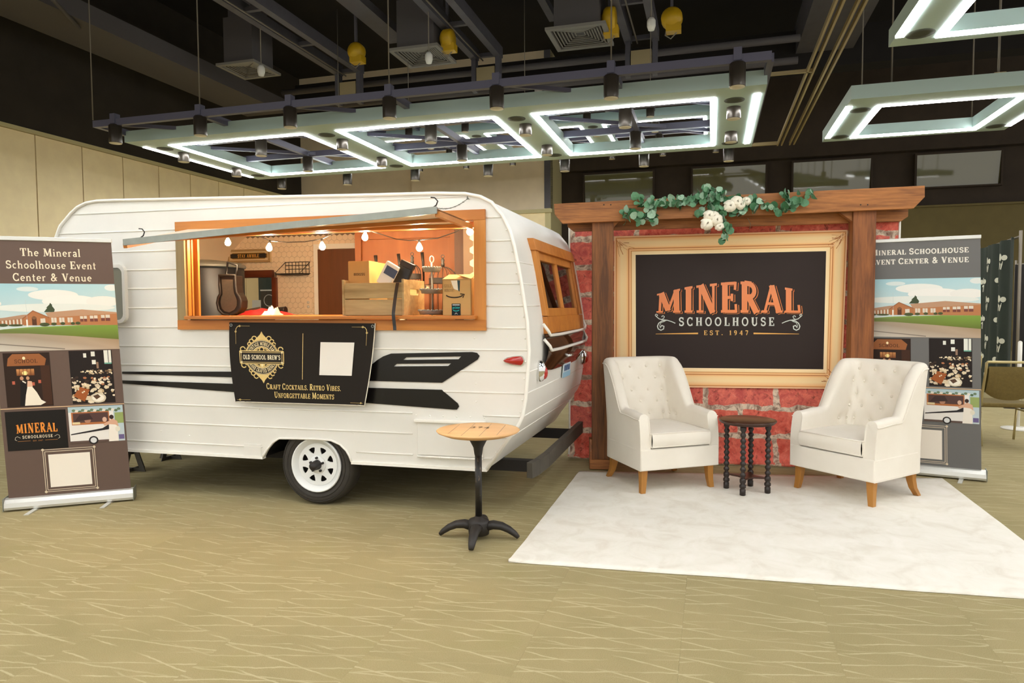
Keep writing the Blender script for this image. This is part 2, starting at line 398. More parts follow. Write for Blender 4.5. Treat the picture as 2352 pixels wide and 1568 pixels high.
# ------------------------------------------------------------------ surfaces of the hall
def carpet(name, rot, rnd):
    t = NT(name)
    vec = t.coords((1, 1, 1), (0, 0, rot))
    if rnd:
        oi = t.node('ShaderNodeObjectInfo'); cb = t.node('ShaderNodeCombineXYZ')
        t.link(t.math('MULTIPLY', oi.outputs['Random'], 37.0), cb.inputs[0])
        t.link(t.math('MULTIPLY', oi.outputs['Random'], 91.0), cb.inputs[1])
        ad = t.node('ShaderNodeVectorMath', operation='ADD'); t.link(vec, ad.inputs[0]); t.link(cb.outputs[0], ad.inputs[1]); vec = ad.outputs[0]
    sp = t.node('ShaderNodeSeparateXYZ'); t.link(vec, sp.inputs[0]); x, y = sp.outputs[0], sp.outputs[1]
    wob = t.math('MULTIPLY', t.math('SUBTRACT', t.noise(vec, 3.0, 2), 0.5), 0.05)
    wob2 = t.math('MULTIPLY', t.math('SUBTRACT', t.noise(vec, 26.0, 2), 0.5), 0.012)
    y = t.math('ADD', t.math('ADD', y, wob), wob2)
    def lines(slope, pitch, half, thr):
        q = t.math('ADD', y, t.math('MULTIPLY', x, slope))
        fr = t.math('FRACT', t.math('DIVIDE', q, pitch))
        d = t.math('ABSOLUTE', t.math('SUBTRACT', fr, 0.5))
        e = t.ramp(d, [(half * 0.5, (1, 1, 1, 1)), (half, (0, 0, 0, 1))])
        br = t.ramp(t.noise(vec, thr, 2), [(0.42, (0.0, 0.0, 0.0, 1)), (0.56, (1, 1, 1, 1))])
        return t.math('MULTIPLY', e, br)
    l = t.math('MAXIMUM', lines(-0.27, 0.096, 0.055, 2.6), lines(0.19, 0.128, 0.042, 3.4))
    l = t.math('MAXIMUM', l, t.math('MULTIPLY', lines(-0.06, 0.21, 0.026, 2.4), 0.8))
    base = t.ramp(t.noise(vec, 2.2, 4), [(0.3, S(150, 139, 100)), (0.55, S(164, 151, 112)), (0.75, S(157, 147, 102))])
    spk = t.noise(vec, 240.0, 2, 0.7)
    base = t.mix(0.35, base, t.ramp(spk, [(0.3, S(130, 119, 82)), (0.7, S(180, 168, 130))]))
    if rnd:
        hs = t.node('ShaderNodeHueSaturation'); t.link(base, hs.inputs['Color'])
        t.link(t.math('ADD', t.math('MULTIPLY', oi.outputs['Random'], 0.06), 0.97), hs.inputs['Value']); base = hs.outputs[0]
    t.link(t.mix(t.math('MULTIPLY', l, 0.5), base, S(204, 193, 158)), t.b.inputs['Base Color'])
    t.b.inputs['Roughness'].default_value = 0.95; t.b.inputs['Specular IOR Level'].default_value = 0.1
    t.bump(spk, 0.5, 0.006)
    return t.m
carpet('carpet', 0, True); carpet('carpet_far', rad(16.3), False)
pm('wall_cream', (252, 232, 186), 0.7, var=.05, vs=3)
pm('wall_greige', (228, 212, 184), 0.75, var=.05, vs=2)
pm('wall_trim_cream', (196, 186, 140), 0.6)
pm('wall_dark', (58, 48, 38), 0.85, var=.15, vs=2)
pm('wall_olive', (112, 100, 58), 0.8, var=.06, vs=3)
pm('bulkhead', (46, 40, 32), 0.9, var=.2, vs=1.5)
pm('ceiling_black', (26, 23, 22), 0.95, var=.2, vs=1)
pm('seam_dark', (64, 58, 44), 0.8)
pm('steel_dark', (88, 86, 92), 0.55, var=.08, vs=4)
pm('rail_paint', (92, 92, 112), 0.45)
pm('deck_paint', (184, 208, 206), 0.5)
pm('can_black', (66, 60, 52), 0.3, metal=.3)
pm('can_lens', (214, 206, 180), 0.4)
pm('hole_dark', (70, 76, 66), 0.7)
pm('cable_grey', (120, 112, 98), 0.5)
pm('track_cream', (168, 152, 112), 0.5)
pm('yellow_plastic', (196, 156, 18), 0.45)
pm('duct_grey', (84, 80, 80), 0.7)
pm('grille_grey', (130, 126, 118), 0.6)
pm('white_plastic', (226, 224, 214), 0.4)
pm('glass_dark', (108, 106, 72), 0.04, spec=0.9)
pm('glass_brown', (62, 36, 20), 0.05, spec=0.8)
glow('led', (255, 252, 250), STRIP_POWER)

# floor: the planks near us one by one, the rest as one surface
NX, NY, TS = 15, 20, 0.61
TX0, TY0 = -5.6, 1.2
fl = MB().plate([(-20, -14), (22, -14), (22, 30), (-20, 30)], [[(TX0, TY0), (TX0 + NX * TS, TY0), (TX0 + NX * TS, TY0 + NY * TS), (TX0, TY0 + NY * TS)]], -0.05, 0.0, lambda a, b, t: ROOM.wld((a, b, t)))
fl.hexa([ROOM.wld((x, y, z)) for z in (-.05, -.009) for x, y in ((TX0 - .1, TY0 - .1), (TX0 + NX * TS + .1, TY0 - .1), (TX0 + NX * TS + .1, TY0 + NY * TS + .1), (TX0 - .1, TY0 + NY * TS + .1))])
floor = struct(fl.build('floor', 'carpet_far'))
struct(floor)
_h = TS / 2 - 0.0003
tile_me = MB().box(-_h, _h, -_h, _h, -0.008, 0.0).mesh('carpet_tile'); tile_me.materials.append(MATS['carpet'])
for i in range(NX):
    for j in range(NY):
        inst('carpet_tile', tile_me, floor, ROOM.wld((TX0 + (i + .5) * TS, TY0 + (j + .5) * TS, 0)), (0, 0, ROOM.yaw))

def rbox(mb, x0, x1, y0, y1, z0, z1):
    c = [ROOM.wld((x, y, z)) for z in (z0, z1) for x, y in ((x0, y0), (x1, y0), (x1, y1), (x0, y1))]
    return mb.hexa(c)
LWX, LWT = -14.97, 5.42
wl = struct(rbox(MB(), LWX - .3, LWX - .04, 2, 23.0, 0, LWT).build('wall_left', 'seam_dark'))
for k in range(-6, 9):
    y0 = 12.2 + 1.219 * k
    rbox(MB(), LWX - .04, LWX, y0 + .014, min(y0 + 1.219 - .014, 22.69), .02, LWT - .01).build('panel', 'wall_cream', wl)
struct(rbox(MB(), LWX - .1, LWX + .05, 2, 23.0, LWT, LWT + .09).build('trim_1', 'wall_trim_cream'))
struct(rbox(MB(), LWX - .3, LWX + .02, 2, 23.0, LWT + .09, 10).build('wall_left_bulkhead', 'bulkhead'))
BWY, BWX = 22.7, -5.25
wb = struct(rbox(MB(), LWX - .2, BWX - .2, BWY, BWY + .3, 0, 4.6).build('wall_back', 'wall_cream'))
rbox(MB(), LWX - .2, -10.36, BWY + .12, BWY + .3, 4.6, 10).build('panel', 'wall_greige', wb)
rbox(MB(), -10.36, BWX - .2, BWY, BWY + .3, 4.6, 10).build('panel', 'wall_greige', wb)
struct(rbox(MB(), BWX - .22, BWX, BWY - .02, BWY + .3, 4.75, 10).build('trim_2', 'steel_dark'))
struct(rbox(MB(), LWX, BWX + .06, BWY - .08, BWY, 4.6, 4.72).build('trim_3', 'wall_trim_cream'))
struct(rbox(MB(), BWX - .2, BWX, BWY, 24.45, 0, 10).build('wall_side', 'wall_trim_cream'))
RWY = 24.45
wr = struct(rbox(MB(), BWX, 18, RWY, RWY + .3, 0, 10).build('wall_rear', 'wall_dark'))
ow = struct(rbox(MB(), BWX + .3, 18, RWY - .12, RWY, 0, 4.46).build('wall_rear_lower', 'wall_olive'))
struct(rbox(MB(), BWX, 18, RWY - .2, RWY, 4.46, 4.52).build('trim_4', 'wall_olive'))
struct(rbox(MB(), BWX + .02, 10.2, RWY - .35, RWY, 6.22, 10).build('wall_rear_upper', 'wall_dark'))
for k, (a, b) in enumerate(((-4.38, -2.0), (-.66, 1.67), (2.53, 4.82), (6.12, 8.39))):
    wn = rbox(MB(), a - .06, b + .06, RWY - .05, RWY, 5.04, 6.14).build('window_%d' % (k + 1), 'wall_dark'); struct(wn)
    MB().hexa([ROOM.wld((x, y, z)) for z, d in ((5.09, 0), (6.08, -.10)) for x, y in ((a, RWY - .07 + d), (b, RWY - .07 + d), (b, RWY - .055 + d), (a, RWY - .055 + d))]).build('pane', 'glass_dark', wn)
    fr = MB()
    for q in ((a - .06, a, 5.04, 6.14), (b, b + .06, 5.04, 6.14), (a, b, 6.08, 6.14), (a, b, 5.04, 5.09)): rbox(fr, q[0], q[1], RWY - .18, RWY - .05, q[2], q[3])
    fr.build('window_frame', 'wall_dark', wn)
struct(rbox(MB(), -15.3, 18, -14, 25, 10, 10.2).build('ceiling', 'ceiling_black'))

# ------------------------------------------------------------------ light rigs under the ceiling
def strip(parent, x0, x1, y0, y1, n=1):
    for i in range(n):
        g = 0.006
        if x1 - x0 > y1 - y0: a, b, c, d = lerp(x0, x1, i / n) + g, lerp(x0, x1, (i + 1) / n) - g, y0, y1
        else: a, b, c, d = x0, x1, lerp(y0, y1, i / n) + g, lerp(y0, y1, (i + 1) / n) - g
        MB().box(a, b, c, d, -.012, .02).build('led_strip', 'led', parent)
def deck(root, L, D, ops, ends, thick, segs):
    MB().plate([(0, 0), (L, 0), (L, D), (0, D)], [[(a, c), (b, c), (b, d), (a, d)] for a, b, c, d in ops], 0, thick, lambda a, b, t: (a, b, t)).build('deck', 'deck_paint', root)
    sw = .10
    for a, b, c, d in ops:
        strip(root, a - sw, b + sw, c - sw, c, segs); strip(root, a - sw, b + sw, d, d + sw, segs)
        strip(root, a - sw, a, c, d, 1); strip(root, b, b + sw, c, d, 1)
    for x in ends: strip(root, x, x + sw, .45, D - .35, 1)
OPS = [(.78, 3.92, .56, 3.90), (4.80, 7.92, .56, 3.90), (8.78, 11.80, .58, 3.94)]
can_me = MB().lathe([(.118, 0), (.12, .01), (.12, .34), (.10, .36), (.05, .37), (.05, .40)], 20).mesh('downlight'); can_me.materials.append(MATS['can_black'])
lens_me = MB().lathe([(.0, -.004), (.112, -.004), (.112, .01)], 20).mesh('lens'); lens_me.materials.append(MATS['can_lens'])
spk_me = MB().lathe([(.10, -.006), (.17, -.006), (.17, .02), (.10, .02)], 20).mesh('speaker_ring'); spk_me.materials.append(MATS['hole_dark'])
def rig(p, label, group, sc=1.0):
    root = thing('light_rig', label, 'light rig', ROOM.wld(p), ROOM.yaw, group)
    root.scale = (sc, sc, sc)
    deck(root, 12.67, 4.4, OPS, (.02, 12.50), .23, 3)
    for x in (.36, 4.36, 8.35, 12.2):
        for y in (.72, 3.9): inst('speaker_ring', spk_me, root, (x, y, 0))
    y0, y1, zr = -.66, 4.82, .2
    for y in (y0, 1.17, 2.95, y1): MB().box(-.06, 12.68, y - .05, y + .05, zr - .06, zr + .07).build('rail', 'rail_paint', root)
    for x in (-.06, 2.48, 6.42, 10.29, 12.62): MB().box(x, x + .1, y0 + .05, y1 - .05, zr - .06, zr + .07).build('cross_rail', 'rail_paint', root)
    for x0 in (.0, 4.1, 8.2):
        for yy in (0.0, 2.0):
            MB().bar((x0 + .4, y0 + .1 + yy, zr), (x0 + 4.0, y0 + 2.4 + yy, zr), .05, .07).build('brace', 'rail_paint', root)
    for x in (.45, 2.48, 4.45, 6.44, 8.40, 10.30, 12.2):
        for y in (y0, 1.17, 2.95, y1):
            c = inst('downlight', can_me, root, (x, y, -.2)); inst('lens', lens_me, c, (0, 0, 0))
        MB().box(x - .06, x + .06, y0 - .07, y0 + .07, zr - .02, zr + .17).build('clamp', 'rail_paint', root)
    for x in (-.1, 2.48, 6.44, 10.30):
        MB().cyl((x, y0, zr + .1), (x, y0, 10 - p[2]), .012, n=6).build('suspension_cable', 'cable_grey', root)
    for x, y in ((1.6, .3), (4.9, .25), (8.9, .2)):
        MB().cyl((x, y, .23), (x, y, .33), .07, n=12).build('sensor', 'white_plastic', root)
    return root
RG = 'long LED light rigs hung under the black ceiling'
r0 = rig((-11.86, 11.66, 4.9), 'long pale green light rig with three square LED openings above the caravan', RG)
r1 = rig((-9.08, 16.2, 5.78), 'farther LED light rig seen through the square openings of the long one', RG, .75)
def small(p, label):
    root = thing('pendant_light', label, 'pendant light', ROOM.wld(p), ROOM.yaw, 'square LED light frames right of the ceiling tracks')
    deck(root, 3.35, 3.15, [(.6, 2.7, .62, 2.85)], (.0, 3.24), .23, 3)
    for x in (.28, 3.07):
        for y in (.75, 2.75): inst('speaker_ring', spk_me, root, (x, y, 0))
    for x, y in ((.7, .4), (2.7, .4), (.7, 2.9), (2.7, 2.9)):
        MB().cyl((x, y, .23), (x, y, 10 - p[2]), .014, n=6).build('suspension_cable', 'cable_grey', root)
    return root
small((2.24, 12.93, 4.9), 'square LED light frame hanging beyond the ceiling tracks, whole square in view')
small((2.27, 7.36, 4.9), 'square LED light frame cut off by the top right corner')
# unseen rigs and frames continuing the rows past the view, added for their light
for p, l in (((-11.86, -1.6, 4.9), 'long LED light rig over the front of the caravan, out of view'), ((-11.86, -9.6, 4.9), 'long LED light rig behind the camera, out of view')):
    o = copy_tree(r0); o.location = ROOM.wld(p); o['label'] = l
small((2.27, 1.8, 4.9), 'square LED light frame above and right of the camera, out of view')
small((2.27, -3.8, 4.9), 'square LED light frame behind the camera, out of view')
small((7.8, 7.36, 4.9), 'square LED light frame right of the picture, out of view')
small((7.8, 1.8, 4.9), 'square LED light frame far right of the camera, out of view')

# ------------------------------------------------------------------ ceiling steel, tracks, ducts
for k, x in enumerate((-9.8, -5.75, -1.72)):
    rt = thing('ceiling_truss', ('leftmost', 'middle', 'rightmost')[k] + ' of the three dark twin-rail ceiling trusses above the light rig', 'truss', ROOM.wld((x, 0, 8)), ROOM.yaw, 'twin-rail ceiling trusses')
    for dx in (-.33, .33):
        MB().box(dx - .09, dx + .09, 6, 17.5, -.06, .22).build('chord', 'steel_dark', rt)
        MB().box(dx - .06, dx + .06, 17.3, 17.5, -.9, .0).build('hanger', 'steel_dark', rt)
    for i in range(6): MB().box(-.33, .33, 7 + i * 2.08, 7.1 + i * 2.08, .0, .1).build('rung', 'steel_dark', rt)
    MB().cyl((-.1, 6, -.1), (-.1, 17.4, -.1), .02, n=6).build('conduit', 'cable_grey', rt)
    MB().box(-.25, .25, 17.3, 17.6, -.75, -.3).build('box', 'track_cream', rt)
tb = rbox(MB(), -8.15, -7.65, 8, 16.6, 8.3, 8.5).build('ceiling_beam', 'steel_dark'); tag(tb, 'wide dark ceiling beam between the left and middle trusses', 'beam')
tb = rbox(MB(), -4.0, -3.82, 8, 17.2, 8.6, 8.78).build('ceiling_beam', 'steel_dark'); tag(tb, 'thin dark ceiling beam left of the rightmost twin truss', 'beam')
tb = rbox(MB(), -14.0, -12.6, 4, 18.5, 7.4, 7.8).build('ceiling_beam', 'duct_grey'); tag(tb, 'broad dull grey ceiling beam at the far left, over the cream wall', 'beam')
tb = rbox(MB(), 2.05, 3.42, 6, 21.3, 8.0, 8.8).build('ceiling_duct', 'steel_dark'); tag(tb, 'broad blue-grey duct running beside the pair of ceiling tracks', 'duct')
for zz, yy, l in ((7.9, 18.2, 'upper of two long dark pipes crossing behind the trusses'), (7.5, 18.6, 'lower of two long dark pipes crossing behind the trusses')):
    tag(MB().cyl(ROOM.wld((-12.5, yy, zz)), ROOM.wld((2.0, yy, zz)), .09, n=10).build('ceiling_pipe', 'duct_grey'), l, 'pipe', 'long pipes behind the trusses')
tag(rbox(MB(), -13, 10, 19.6, 20.2, 7.6, 8.6).build('ceiling_girder', 'ceiling_black'), 'black girder crossing the hall behind the trusses', 'girder')
for k, x in enumerate((1.60, 1.90)):
    for d in (0, .10): struct(rbox(MB(), x + d, x + d + .035, 4, 19.4, 5.6, 5.68).build('trim_%d' % (5 + 2 * k + (d > 0)), 'track_cream'))
    
struct(rbox(MB(), -4.5, 1.6, 19.2, 19.28, 5.6, 5.68).build('trim_9', 'track_cream'))
struct(rbox(MB(), -1.0, 1.72, 13.5, 13.55, 5.6, 5.66).build('trim_10', 'track_cream'))
tag(rbox(MB(), -.35, .25, 13.9, 14.2, 5.5, 5.62).build('ceiling_box', 'white_plastic'), 'small white box light just right of the long rig', 'box light')
def diffuser(px, py, z, w, label):
    p = gz(px, py, z); r = thing('air_diffuser', label, 'air vent', (p.x, p.y, z), ROOM.yaw, 'square ceiling air vents')
    MB().plate([(-w, -w), (w, -w), (w, w), (-w, w)], [[(-w * .84, -w * .84), (w * .84, -w * .84), (w * .84, w * .84), (-w * .84, w * .84)]], 0, .06, lambda a, b, t: (a, b, t)).build('rim', 'grille_grey', r)
    for i in range(7):
        q = w * (.78 - i * .1)
        m = MB()
        for a, b, c, d in ((-q, q, -q, -q + .03), (-q, q, q - .03, q), (-q, -q + .03, -q, q), (q - .03, q, -q, q)): m.box(a, b, c, d, .02 + i * .012, .03 + i * .012)
        m.build('louvre', 'grille_grey', r)
    MB().box(-w * .75, w * .75, -w * .75, w * .75, .1, 1.2).build('neck', 'duct_grey', r)
    MB().box(-w * .6, w * .6, -w * .6, w * .6, 1.2, 2.2).build('duct', 'duct_grey', r)
diffuser(572, 163, 7.4, .55, 'square air vent left of the trusses, above the caravan roof')
diffuser(972, 132, 7.4, .62, 'square air vent between the left and middle trusses')
diffuser(1333, 88, 7.4, .66, 'square air vent with bright louvres left of the yellow hoist')
for k, (px, py, s, fl_) in enumerate(((818, 118, .21, 1), (1028, 90, .22, 0), (1400, 46, .27, 0), (1543, 42, .23, 1))):
    p = gz(px, py, 7.7)
    r = thing('chain_hoist', 'yellow round ceiling hoist, ' + ('first', 'second', 'third', 'fourth')[k] + ' from the left', 'hoist', p, ROOM.yaw, 'yellow hoists on the ceiling')
    MB().lathe([(.0, -.16), (s * .5, -.16), (s * .55, -.14), (s * .8, -.12), (s, -.06), (s, .1), (s * .9, .14), (0, .14)], 20, axis='y' if fl_ else 'x').build('drum', 'yellow_plastic', r)
    MB().box(-.12, .2, -.12, .12, -s - .08, -s * .6).build('outlet', 'yellow_plastic', r)
    MB().box(-.03, .03, -.03, .03, s * .9, 2.3).build('mount', 'steel_dark', r)
    MB().tube([(-.1, .0, -s * .8), (-.14, .02, -s * 1.5), (-.02, 0, -s * 1.9), (.1, 0, -s * 1.4), (.1, 0, -s)], .014, 6).build('cord', 'cable_grey', r)
p = gz(2293, 182, 5.4); r = thing('hanging_sensor', 'small white box on a rod at the top right', 'sensor box', p, ROOM.yaw)
MB().box(-.09, .09, -.09, .09, -.1, .1).build('case', 'track_cream', r); MB().cyl((0, 0, .1), (0, 0, 10 - p.z), .02, n=6).build('rod', 'cable_grey', r)
for px, py, l in ((1496, 60, 'small white lamp hanging at the rightmost truss'), (600, 166, 'tiny white lamp beside the left air vent'), (985, 137, 'tiny white lamp beside the middle air vent')):
    p = gz(px, py, 6.9); r = thing('pendant_lamp', l, 'lamp', p, ROOM.yaw, 'tiny white ceiling lamps')
    MB().lathe([(0, -.08), (.06, -.08), (.085, 0), (.085, .1), (.05, .16), (0, .16)], 12).build('shade', 'white_plastic', r)
    MB().cyl((0, 0, .16), (0, 0, 3.1), .012, n=6).build('cord', 'cable_grey', r)
# pipework at the top left
for pts, l in (([(-13.6, 8.5, 7.0), (-10.2, 9.3, 7.0)], 'straight dark pipe at the top left corner'), ([(-11.9, 9.9, 9.6), (-11.9, 9.9, 7.35), (-12.9, 11.6, 7.35)], 'bent dark pipe hanging at the top left')):
    tag(MB().tube([ROOM.wld(q) for q in pts], .045, 8).build('ceiling_pipe', 'duct_grey'), l, 'pipe', 'pipes at the top left')
# ------------------------------------------------------------------ caravan
pm('caravan_white', (226, 224, 217), 0.42, var=.03, vs=2.5)
pm('trim_white', (240, 238, 230), 0.3)
pm('decal_black', (20, 18, 17), 0.25, spec=.4)
wood('pine_orange', (170, 98, 34), (206, 134, 54), 'x', 7, .45, .12)
wood('pine_orange_v', (176, 106, 40), (208, 138, 58), 'z', 7, .45, .12)
wood('grey_board', (128, 108, 70), (160, 140, 98), 'z', 8, .6, .1)
wood('ply_warm', (146, 86, 44), (172, 108, 60), 'z', 3.5, .5, .08)
wood('door_brown', (92, 52, 26), (124, 74, 40), 'z', 4, .5, .1)
wood('dark_ply', (66, 40, 22), (88, 54, 30), 'z', 4, .5, .1)
wood('mahogany', (84, 36, 18), (116, 54, 28), 'x', 8, .4, .05)
wood('crate_grey', (138, 114, 72), (204, 180, 132), 'x', 9, .8, .3, bump=.4)
pm('interior_cream', (240, 220, 194), 0.6)
pm('tile_cream', (238, 218, 192), 0.35)
pm('grout', (128, 112, 96), 0.8)
pm('rubber', (52, 48, 42), 0.75, var=.15, vs=20, bump=.1)
pm('rim_white', (232, 234, 232), 0.3)
pm('iron_black', (34, 30, 27), 0.55, var=.3, vs=14)
pm('underbody', (30, 26, 23), 0.8)
pm('frame_steel', (78, 74, 66), 0.55, metal=.3, var=.15, vs=8)
pm('chrome', (220, 220, 220), 0.12, metal=1.0)
pm('galvanised', (146, 150, 142), 0.4, metal=.55, var=.1, vs=12)
pm('cord_orange', (198, 104, 34), .6)
pm('red_lens', (168, 26, 18), 0.15, coat=.6)
pm('plate_blue', (206, 220, 228), 0.4)
pm('steel_drum', (66, 70, 76), 0.38, metal=.6)
pm('case_black', (30, 23, 18), 0.5)
pm('case_panel', (76, 68, 57), 0.8, var=.12, vs=60)
pm('red_cloth', (196, 34, 34), 0.8)
pm('paper_white', (236, 228, 214), 0.7)
pm('cardboard', (190, 150, 92), 0.8, var=.05, vs=6)
pm('black_plastic', (24, 22, 22), 0.4)
pm('zinc', (150, 156, 152), 0.45, metal=.4)
pm('mirror_glass', (225, 230, 228), 0.03, metal=1.0)
pm('sign_frame', (170, 142, 98), .5)
pm('gilt', (150, 112, 48), 0.35, metal=.6)
pm('sign_cream', (216, 196, 158), 0.6)
pm('sign_black', (30, 26, 22), 0.5)
pm('navy_plastic', (52, 58, 84), 0.3)
glow('bulb', (255, 226, 184), BULB_POWER / (math.pi * .0055))
def thin_glass(name, tint, gloss):
    t = NT(name); tr = t.node('ShaderNodeBsdfTransparent'); tr.inputs[0].default_value = tint
    gl = t.node('ShaderNodeBsdfGlossy'); gl.inputs['Roughness'].default_value = 0.02
    fr = t.node('ShaderNodeFresnel'); fr.inputs[0].default_value = 1.5
    mx = t.node('ShaderNodeMixShader'); f = t.math('ADD', fr.outputs[0], gloss, clamp=True)
    t.link(f, mx.inputs[0]); t.link(tr.outputs[0], mx.inputs[1]); t.link(gl.outputs[0], mx.inputs[2])
    t.link(mx.outputs[0], t.n['Material Output'].inputs[0]); return t.m
thin_glass('glass', (.86, .82, .76, 1), .04); thin_glass('glass_smoke', (.34, .22, .14, 1), .05)

CW, SH = 2.0, 0.04
car = thing('travel_trailer', 'white vintage caravan with a wood framed serving window and black side stripes', 'caravan', CAR.O, CAR.yaw)
PROF = [(-2.02, .333), (-2.2, .62), (-2.30, 1.0), (-2.32, 1.35), (-2.30, 1.7)]
PROF += [(p.x, p.z) for p in (CAR.at(*q) for q in ((130, 548), (140, 520), (165, 490), (180, 476), (200, 466), (225, 461.5), (270, 460), (460, 456), (650, 452), (850, 448), (1000, 444), (1070, 445), (1105, 452), (1130, 465), (1155, 495), (1172, 530), (1182, 565), (1193, 620), (1203, 680), (1212, 740), (1216, 803), (1213, 856), (1208, 915), (1201, 955), (1192, 975), (1119, 1077)))]
def pinset(pr, d):
    out = []
    for i, (x, z) in enumerate(pr):
        a = pr[max(i - 1, 0)]; b = pr[min(i + 1, len(pr) - 1)]; t = V((b[0] - a[0], b[1] - a[1])).normalized()
        out.append((x + t.y * d, z - t.x * d))
    return out
PIN = pinset(PROF, .03)
def sx(x, y, z): return (x + SH * y, y, z)
def rear_x(z):
    for (x0, z0), (x1, z1) in zip(PROF, PROF[1:]):
        if x0 > .8 and z1 <= z <= z0: return lerp(x0, x1, (z0 - z) / max(1e-6, z0 - z1))
    return PROF[-1][0]
RZ0, RZ1, RY0, RY1 = 1.30, 1.82, .46, 1.70        # opening for the rear window
ring = MB()
def seg(x0, z0, x1, z1, i0, i1, y0, y1):
    ring.hexa([sx(x0, y0, z0), sx(x1, y0, z1), sx(x1, y1, z1), sx(x0, y1, z0), sx(i0[0], y0, i0[1]), sx(i1[0], y0, i1[1]), sx(i1[0], y1, i1[1]), sx(i0[0], y1, i0[1])])
P2 = []
for i, p in enumerate(PROF):
    P2.append((p, PIN[i]))
    if i < len(PROF) - 1 and p[0] > .8:
        q = PROF[i + 1]
        for zc in (RZ1, RZ0):
            if q[1] < zc < p[1]:
                t = (p[1] - zc) / (p[1] - q[1]); P2.append(((lerp(p[0], q[0], t), zc), (lerp(PIN[i][0], PIN[i + 1][0], t), lerp(PIN[i][1], PIN[i + 1][1], t))))
skin = MB(); inn = MB()
for (a, ia), (b, ib) in zip(P2, P2[1:]):
    win = a[0] > .8 and RZ0 - 1e-6 <= b[1] and a[1] <= RZ1 + 1e-6
    for y0, y1 in (((.0, RY0), (RY1, CW)) if win else ((0, CW),)):
        skin.add([sx(a[0], y0, a[1]), sx(b[0], y0, b[1]), sx(b[0], y1, b[1]), sx(a[0], y1, a[1])], [(0, 1, 2, 3)], True)
        inn.add([sx(ia[0], y0, ia[1]), sx(ib[0], y0, ib[1]), sx(ib[0], y1, ib[1]), sx(ia[0], y1, ia[1])], [(0, 1, 2, 3)], True)
skin.build('shell', 'caravan_white', car); inn.build('lining', 'interior_cream', car)
# near side with serving window and wheel arch
WX0, WX1, WZ0, WZ1 = -1.065, 1.145, 1.315, 1.965
ARCH = [(p.x, p.z) for p in (CAR.at(*q) for q in ((605, 1052.6), (609, 1040), (615, 1030), (628, 1015), (642, 1006), (684, 1006.5), (726, 1007.7), (761, 1010.5), (782, 1020), (796, 1034), (803, 1046), (808, 1061)))]
ARCH[0] = (ARCH[0][0], .333); ARCH[-1] = (ARCH[-1][0], .334)
side = PROF + list(reversed(ARCH))
MB().plate(side, [[(WX0, WZ0), (WX1, WZ0), (WX1, WZ1), (WX0, WZ1)]], 0, .03).build('side_wall', 'caravan_white', car)
YW = 1.955
_a, _b = CAR.at(541, 724, YW), CAR.at(628, 637, YW); FWX0, FWX1, FWZ0, FWZ1 = _a.x, _b.x, _a.z, _b.z
FH = [(FWX0, FWZ0), (FWX1, FWZ0), (FWX1, FWZ1), (FWX0, FWZ1)]
MB().plate(PROF, [[(x - SH * 2, z) for x, z in FH]], CW - .03, CW, lambda a, b, t: sx(a, t, b)).build('far_wall', 'interior_cream', car)
fb = MB().box(-1.98, 1.18, .34, CW - .03, .334, .37); fb.box(-1.98, -.45, .03, .34, .334, .37); fb.box(.27, 1.18, .03, .34, .334, .37)
fb.build('cabin_floor', 'underbody', car)
MB().plate([(-.47, .33), (-.47, .53), (.29, .53), (.29, .33), (.27, .33), (.27, .51), (-.45, .51), (-.45, .33)], (), .03, .34).build('wheel_well', 'underbody', car)
MB().box(-.45, .27, .33, .35, .33, .52).build('well_back', 'underbody', car)
MB().tube([(x, -.006, z) for x, z in PROF], .015, 8, flat=.8).build('edge_moulding', 'trim_white', car)
MB().tube([(x, -.004, z) for x, z in ARCH], .008, 6).build('arch_moulding', 'trim_white', car)
MB().box(-2.02, ARCH[0][0], -.012, .03, .318, .338).build('bottom_trim', 'trim_white', car)
MB().box(ARCH[-1][0], 1.225, -.012, .03, .318, .338).build('bottom_trim', 'trim_white', car)
def xspan(z):
    xs = []
    for (x0, z0), (x1, z1) in zip(PROF, PROF[1:]):
        if (z0 - z) * (z1 - z) <= 0 and z0 != z1: xs.append(lerp(x0, x1, (z - z0) / (z1 - z0)))
    return min(xs), max(xs)
def rib(x0, x1, z):
    if x1 - x0 < .05: return
    MB().tube([(x0, -.001, z), (x1, -.001, z)], .0055, 8, caps=True).build('siding_rib', 'trim_white', car)
for z in (.405, .55, .69, .843, .983, 1.124, 1.267, 1.411, 1.555, 1.695, 1.833, 1.984, 2.128):
    a, b = xspan(z); a += .012; b -= .012
    cuts = []
    if 1.24 < z < 2.045: cuts.append((-1.135, 1.23))
    if z < .5: cuts.append((-.46, .28))
    if .39 < z < .70: cuts.append((.70, 1.20))
    x = a
    for c0, c1 in cuts: rib(x, c0, z); x = c1
    rib(x, b, z)
for z in (.55, .69, .843, .983, 1.411, 1.555, 1.695):       # the ribs go on round the rear end
    for y0, y1 in (((.02, RY0 - .1), (RY1 + .1, CW)) if z > 1.3 else ((.02, CW),)):
        xr = rear_x(z)
        MB().tube([sx(xr, y0, z), sx(xr, y1, z)], .0045, 6).build('siding_rib', 'trim_white', car)
